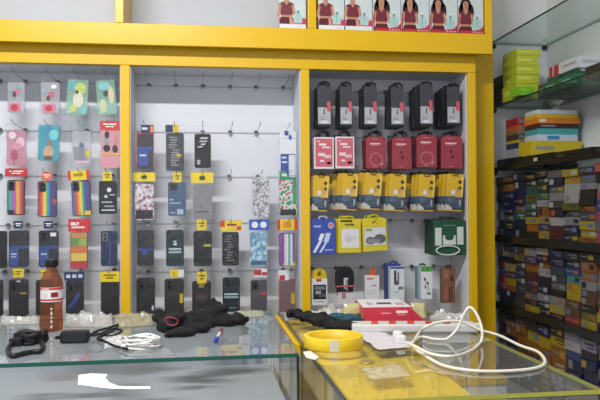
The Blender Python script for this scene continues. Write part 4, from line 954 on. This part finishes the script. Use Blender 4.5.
pts = [pY(x, y, tp(172, 340).y-.003) for x, y in ((165,320),(167,317.5),(172,317.5),(176,319),(178,322),(175,325),(170,325),(167,323))]
MB().tube([(v.x-c.x, v.y-c.y, v.z-T) for v in bez(pts, 4, True)], .0017, P('#8c2c38', .6), 6, True).build('red_cord', ct)
# pen
a, b_ = tp(215.5, 341, .006), tp(222, 329, .006); d = b_-a; ln = d.length
t = thing('ballpoint_pen', 'blue ballpoint pen with a red band lying against the black cloth', 'pen', (a.x, a.y, ZC+.0055), math.atan2(d.y, d.x))
def lx(m, prof, mt):
    m.lathe(prof, mt, 14, Matrix.Rotation(PI/2, 4, 'Y')); return m
lx(MB(), [(.003,-.004),(.0052,0),(.0052,.040)], P('#2438a0', .3)).build('cap', t)
lx(MB(), [(.0046,.0402),(.0046,ln*.62)], P('#c9ccd6', .3)).build('barrel', t)
lx(MB(), [(.0049,ln*.62),(.0049,ln*.8)], P('#b03a30', .35)).build('grip', t)
lx(MB(), [(.0042,ln*.8),(.0042,ln*.93),(.001,ln)], P('#20222a', .35)).build('tip', t)
# glowing shape added to paint a bright reflection in the left counter's front glass
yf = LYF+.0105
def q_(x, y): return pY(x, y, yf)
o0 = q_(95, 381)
GLINT = bpy.data.materials.new('painted_glint'); GLINT.use_nodes = True
lb = GLINT.node_tree.nodes['Principled BSDF']; lb.inputs['Base Color'].default_value = (.9, .92, .95, 1); lb.inputs['Emission Color'].default_value = (.95, .97, 1, 1); lb.inputs['Emission Strength'].default_value = 1.6
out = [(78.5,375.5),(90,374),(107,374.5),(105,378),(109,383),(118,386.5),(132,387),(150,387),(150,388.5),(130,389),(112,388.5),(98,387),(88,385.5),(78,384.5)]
m = MB().prism([(q_(*u).x-o0.x, q_(*u).z-o0.z) for u in out], 0, .004, GLINT)
tag(m.build('glint_shape', None, 0, None, (o0.x, yf, o0.z)), 'glowing painted white reflection with a thin tail behind the left counter front glass', 'lamp strip')  # no lamp: glowing shape added to paint a reflection
# ================================================================ things on the right counter
# power strip
A, B = tp(352, 333.5), tp(478, 333.5); ang = math.atan2(B.y-A.y, B.x-A.x); ln = (B-A).length
t = thing('power_strip', 'white power strip with red rocker switches along the rear of the right counter', 'power strip', ((A.x+B.x)/2, (A.y+B.y)/2+.0, T), ang)
ph = .023
m = MB().box(-ln/2, ln/2, 0, .062, 0, ph, P('#c6c5c3', .3)); m.build('housing', t, .005)
for k, x in enumerate((372, 389, 406.5, 423.5, 440)):
    u = pY(x, 322, A.y+.015).x-(A.x+B.x)/2
    m = MB().box(u-.009, u+.009, .006, .020, ph+.0002, ph+.006, P('#c8402c', .3)); m.build('rocker_switch', t, .001)
    m = MB()
    for (dx, dy, r_) in ((-.007, .036, .0028), (.007, .036, .0028), (0, .050, .0036)):
        m.lathe([(r_, ph+.0004), (r_, ph+.0009)], P('#2a2a2c', .4), 10, Matrix.Translation((u, dy, 0)))
    m.lathe([(.016, ph+.0001), (.016, ph+.0003)], P('#cfcecb', .3), 20, Matrix.Translation((u, .041, 0)))
    m.build('socket', t)
MB().box(ln/2, ln/2+.012, .022, .040, .006, .022, P('#c9c8c6', .35)).build('cord_grip', t, .003)
# red and white carton
yb_ = 1.945
a, b_ = pY(365, 320, yb_), pY(411, 320, yb_); zt = pY(388, 307.3, yb_).z-T
w = b_.x-a.x; cxx = (a.x+b_.x)/2
t = thing('printed_box', 'red fronted white box standing behind the power strip', 'box', (cxx, yb_, T), -.09)
RED = P('#c22f45', .4); WH = P('#d9d8da', .4)
dpt = .165
MB().prism([(-w/2,0),(w/2+.006,0),(w/2,zt),(-w/2-.004,zt)], 0, dpt, RED).build('carton', t)
m = MB(); m.add([(-w/2-.004,0,zt+.0003),(w/2,0,zt+.0003),(w/2-.006,dpt,zt+.0003),(-w/2-.002,dpt,zt+.0003),(-w/2-.004,0,zt+.002),(w/2,0,zt+.002),(w/2-.006,dpt,zt+.002),(-w/2-.002,dpt,zt+.002)], [(0,3,2,1),(4,5,6,7),(0,1,5,4),(1,2,6,5),(2,3,7,6),(3,0,4,7)], WH)
def tq(u0, u1, v0, v1, c_): m.add([((u-.5)*w, dpt*v, zt+.0024) for u, v in ((u0,v0),(u1,v0),(u1,v1),(u0,v1))], [(0,1,2,3)], P(c_, .45))
tq(.14,.18,.2,.6,'#6a6c74'); tq(.22,.24,.2,.6,'#6a6c74'); tq(.34,.66,.3,.55,'#55585f'); tq(.8,.92,.2,.5,'#a9abb2'); tq(.74,.78,.2,.5,'#c07a84')
m.build('white_top', t)
m = MB()
def fq(x0, y0, x1, y1, c_):
    p_, q2 = pY(x0, y0, yb_), pY(x1, y1, yb_); m.rect(p_.x-cxx, q2.x-cxx, q2.z-T, p_.z-T, -.0004, P(c_, .45))
fq(381, 312.6, 391, 313.8, '#d98a96'); fq(396, 310.5, 407, 312.8, '#ead4d8'); fq(397.5, 314, 405, 315, '#d98a96')
m.build('front_print', t)
m = MB().prism([(w/2+.0065,0),(w/2+.044,0),(w/2+.0008,zt-.004)], .004, .05, RED); m.build('side_flap', t)
# cream packets behind
def packet(name, label, px4, Y, th, mat, lean=0.0):
    P4 = [pY(x, y, Y) for x, y in px4]; c = sum(P4, Vector())/4; c.z = T
    N = 12; vs = []
    for s in (0, 1):
        for j in range(N+1):
            for i in range(N+1):
                u, v = i/N, j/N
                q = (P4[0]*(1-u)+P4[1]*u)*(1-v)+(P4[3]*(1-u)+P4[2]*u)*v
                e = min(1, 5*min(u, 1-u, v, 1-v)); n_ = noise.noise(Vector((q.x*40, q.z*40, s*5)))
                z_ = max(.0005, q.z-T)
                vs.append((q.x-c.x, (1 if s else -1)*(th/2*e+.0004)+n_*.004*e+lean*z_, z_))
    K = (N+1)**2; fs = []
    for s in (0, 1):
        for j in range(N):
            for i in range(N):
                a = s*K+j*(N+1)+i; f = (a, a+1, a+N+2, a+N+1); fs.append(f if s else f[::-1])
    m = MB(); m.add(vs, fs, mat, True); o = m.build(name, None, 0, None, (c.x, Y, T))
    return tag(o, label, 'packet')
CREAM = clear('#efe9c4', f0=.06, rough=.15, haze=.6, hazecol='#d6cf9c', bump=.3)
packet('cream_packet', 'cream plastic packet standing left of the red fronted box', [(344, 304), (363, 303), (364, 324), (342, 325)], 2.04, .02, CREAM, .1)
packet('cream_packet', 'cream plastic packet standing right of the red fronted box', [(411, 303), (425, 303), (428, 324), (412, 325)], 2.0, .02, CREAM, .1)
crumple('plastic_bag', 'crumpled clear plastic bag behind the teal and black cloth', 'plastic bag', [(306, 314), (344, 313), (345, 317.5), (308, 318)], .045, CRINKLE, 21)
crumple('plastic_bag', 'small clear bag with red print at the rear, right of the cream packet', 'plastic bag', [(430, 316), (466, 316), (466, 321), (430, 321)], .03, CRINKLE, 25)
# teal and black cloth
L = []; c = tp(322, 322)
for x, y, h, rx, ry, rz_, an in ((291,315.5,.014,.014,.016,.014,0),(297,316,.015,.022,.017,.016,-.2),(306,319,.015,.026,.024,.016,-.3),(315,321,.015,.028,.026,.017,-.4),(324,324,.015,.03,.026,.018,-.5),(333,327,.012,.026,.022,.015,-.2),(343,328,.012,.026,.022,.015,0),(352,328,.011,.02,.018,.012,0)):
    lump(x, y+3, h, rx, ry, rz_, an)
t = thing('dark_strap', 'black fabric strap with teal lining bunched beside the yellow tape roll', 'strap', (c.x, c.y, T))
blob('strap_body', L, .004, CL, c, .004, 60, t)
L = []
for x, y, h, rx, ry, rz_, an in ((338,324,.024,.024,.018,.012,.1),(349,324,.022,.024,.018,.012,.2),(357,324,.018,.014,.014,.010,0)): lump(x, y+2, h, rx, ry, rz_, an)
blob('teal_lining', L, .004, wallmat('#1f4a58', .8, 90, .3, .4), c, .005, 70, t)
# yellow tape roll
p = tp(333.5, 346.5); ro = (pY(362.5, 340, p.y).x-pY(304, 340, p.y).x)/2; th = .028
print('roll', ro)
t = thing('tape_roll', 'wide roll of yellow tape lying flat on the right counter', 'tape roll', (p.x, p.y, T), 0)
ri = ro-.012
m = MB().lathe([(ri+.002,0),(ro,0),(ro,th),(ri+.002,th),(ri+.002,0)], P('#e3c224', .35), 64, cap=False); m.build('tape', t, .0012)
m = MB().lathe([(ri-.0015,.0004),(ri+.0016,.0004),(ri+.0016,th-.0004),(ri-.0015,th-.0004),(ri-.0015,.0004)], P('#d3ad1c', .5), 64, cap=False); m.build('core', t)
m = MB(); wrap(m, ro+.0005, -.32, .0, .001, th-.001, P('#c9c5b4', .4), 8); m.build('pale_reflection', t)  # pale patch paints the reflection on the tape's outer wall
# paper scrap at the corner, white pouch, clear blister
def slab(name, label, cat, pts_px, h, mat, z0=.0):
    A = [tp(*q) for q in pts_px]; c = sum(A, Vector())/len(A); n = len(A)
    vs = [(v.x-c.x, v.y-c.y, z0) for v in A]+[(v.x-c.x, v.y-c.y, z0+h) for v in A]
    m = MB(); m.add(vs, [tuple(range(n-1, -1, -1)), tuple(range(n, 2*n))]+[(i, (i+1) % n, n+(i+1) % n, n+i) for i in range(n)], mat)
    return tag(m.build(name, None, 0, None, (c.x, c.y, T)), label, cat)
slab('paper_scrap', 'white paper scrap at the left edge of the right counter before the tape roll', 'paper', [(303, 352.5), (310, 351.5), (319, 358), (315, 360.5), (306, 358)], .0012, P('#cfd0cc', .5))
crumple('white_pouch', 'white translucent pouch lying between tape roll and power strip', 'pouch', [(346, 330), (396, 335), (413, 348), (380, 351)], .004, clear('#f6f2f4', f0=.06, rough=.25, haze=.92, hazecol='#c9c2c7', bump=.2, refl=.15), 31, base=.002)
crumple('plastic_blister', 'clear plastic blister lying on the yellow part of the right counter', 'plastic blister', [(363, 370), (398, 366), (411, 377), (372, 381)], .010, clear('#f6f3e6', f0=.10, rough=.12, haze=.3, hazecol='#efe8cc', bump=.4), 35, base=.001)
q = tp(367, 363)
tag(MB().lathe([(.0,.0),(.016,.0),(.017,.0015),(.016,.003),(.0,.003)], P('#9c8a4a', .3, .3), 28, cap=False).build('metal_disc', None, 0, None, (q.x, q.y, T)), 'small dull metal disc between the tape roll and the clear blister', 'disc')
# two pin plug by the pouch
p = tp(398, 337.5); t = thing('power_plug', 'small white plug with two dark pins lying before the power strip', 'plug', (p.x, p.y, T), 2.6)
MB().box(-.012, .012, -.010, .010, 0, .016, P('#d6d5d3', .35)).build('plug_body', t, .004)
for s in (-.005, .005): MB().tube([(.0122, s, .009), (.026, s, .009)], .0022, DSTEEL, 8).build('plug_pin', t)
# thick white cable
CW = P('#dcd6c8', .4); cr = .0035
p = tp(440, 350); hh = cr+.0012
def tb(x, y, up=0): return pZ(x, y, ZC+hh+up)
def yb(x, y, Y):
    v = pY(x, y, Y); v.z = max(v.z, ZC+hh); return v
path = [tb(407, 343), tb(413, 342), yb(419, 333, 1.74), yb(426, 327, 1.71), yb(440, 322, 1.72), yb(460, 321.5, 1.72), yb(480, 330, 1.71), yb(497, 338.5, 1.69), tb(520, 345.5), tb(538, 352), tb(545, 362), tb(536, 368), tb(510, 371), tb(475, 371), tb(445, 366), tb(424, 355, .004),
        tb(412, 345, .011), yb(420, 347, 1.69), yb(434, 349, 1.66), yb(446, 344, 1.65), yb(458, 328, 1.645), yb(464, 314, 1.64), yb(470, 307.5, 1.635), yb(477, 315, 1.625), yb(482, 330, 1.61), yb(480, 344, 1.59), tb(467, 352.5, .004), tb(450, 356.5, .012), tb(430, 353.5, .012), tb(414, 346, .022), tb(406, 342.5, .015)]
t = thing('white_cable', 'thick white cable in two loose loops on the right counter', 'cable', (p.x, p.y, T))
MB().tube([(v.x-p.x, v.y-p.y, max(v.z-T, cr+.0005)) for v in bez(path, 8)], cr, CW, 10).build('cord', t)
q = tb(402, 342.5); MB().box(q.x-p.x-.014, q.x-p.x+.008, q.y-p.y-.009, q.y-p.y+.009, .0003, .022, P('#dddbd8', .35)).build('plug', t, .004)
# ================================================================ light
w = bpy.data.worlds.new('world'); SC.world = w; w.use_nodes = True
bg = w.node_tree.nodes['Background']; bg.inputs[0].default_value = (0.86, 0.92, 1.0, 1); bg.inputs[1].default_value = 0.55
def area(name, loc, rot, sx, sy, power, col):
    l = bpy.data.lights.new(name, 'AREA'); l.shape = 'RECTANGLE'; l.size = sx; l.size_y = sy; l.energy = power; l.color = col
    o = bpy.data.objects.new(name, l); COL.objects.link(o); o.location = loc; o.rotation_euler = rot; return o
area('ceiling_tube', (-0.55, 0.9, ZT-.06), (0.35, 0, 0), 1.2, .08, 74, (1.0, .99, .97))
area('entrance_daylight', (-0.3, YB-.05, 1.6), (PI/2, 0, 0), 3.0, 2.0, 29, (.93, .96, 1.0))
SC.view_settings.view_transform = 'Standard'; SC.view_settings.look = 'None'
SC.view_settings.gamma = 1; SC.view_settings.use_curve_mapping = False
SC.view_settings.exposure = 0.0
SC.cycles.transparent_max_bounces = 40; SC.cycles.max_bounces = 10
SC.cycles.use_denoising = True
SC.cycles.sample_clamp_indirect = 6
SC.cycles.caustics_reflective = False
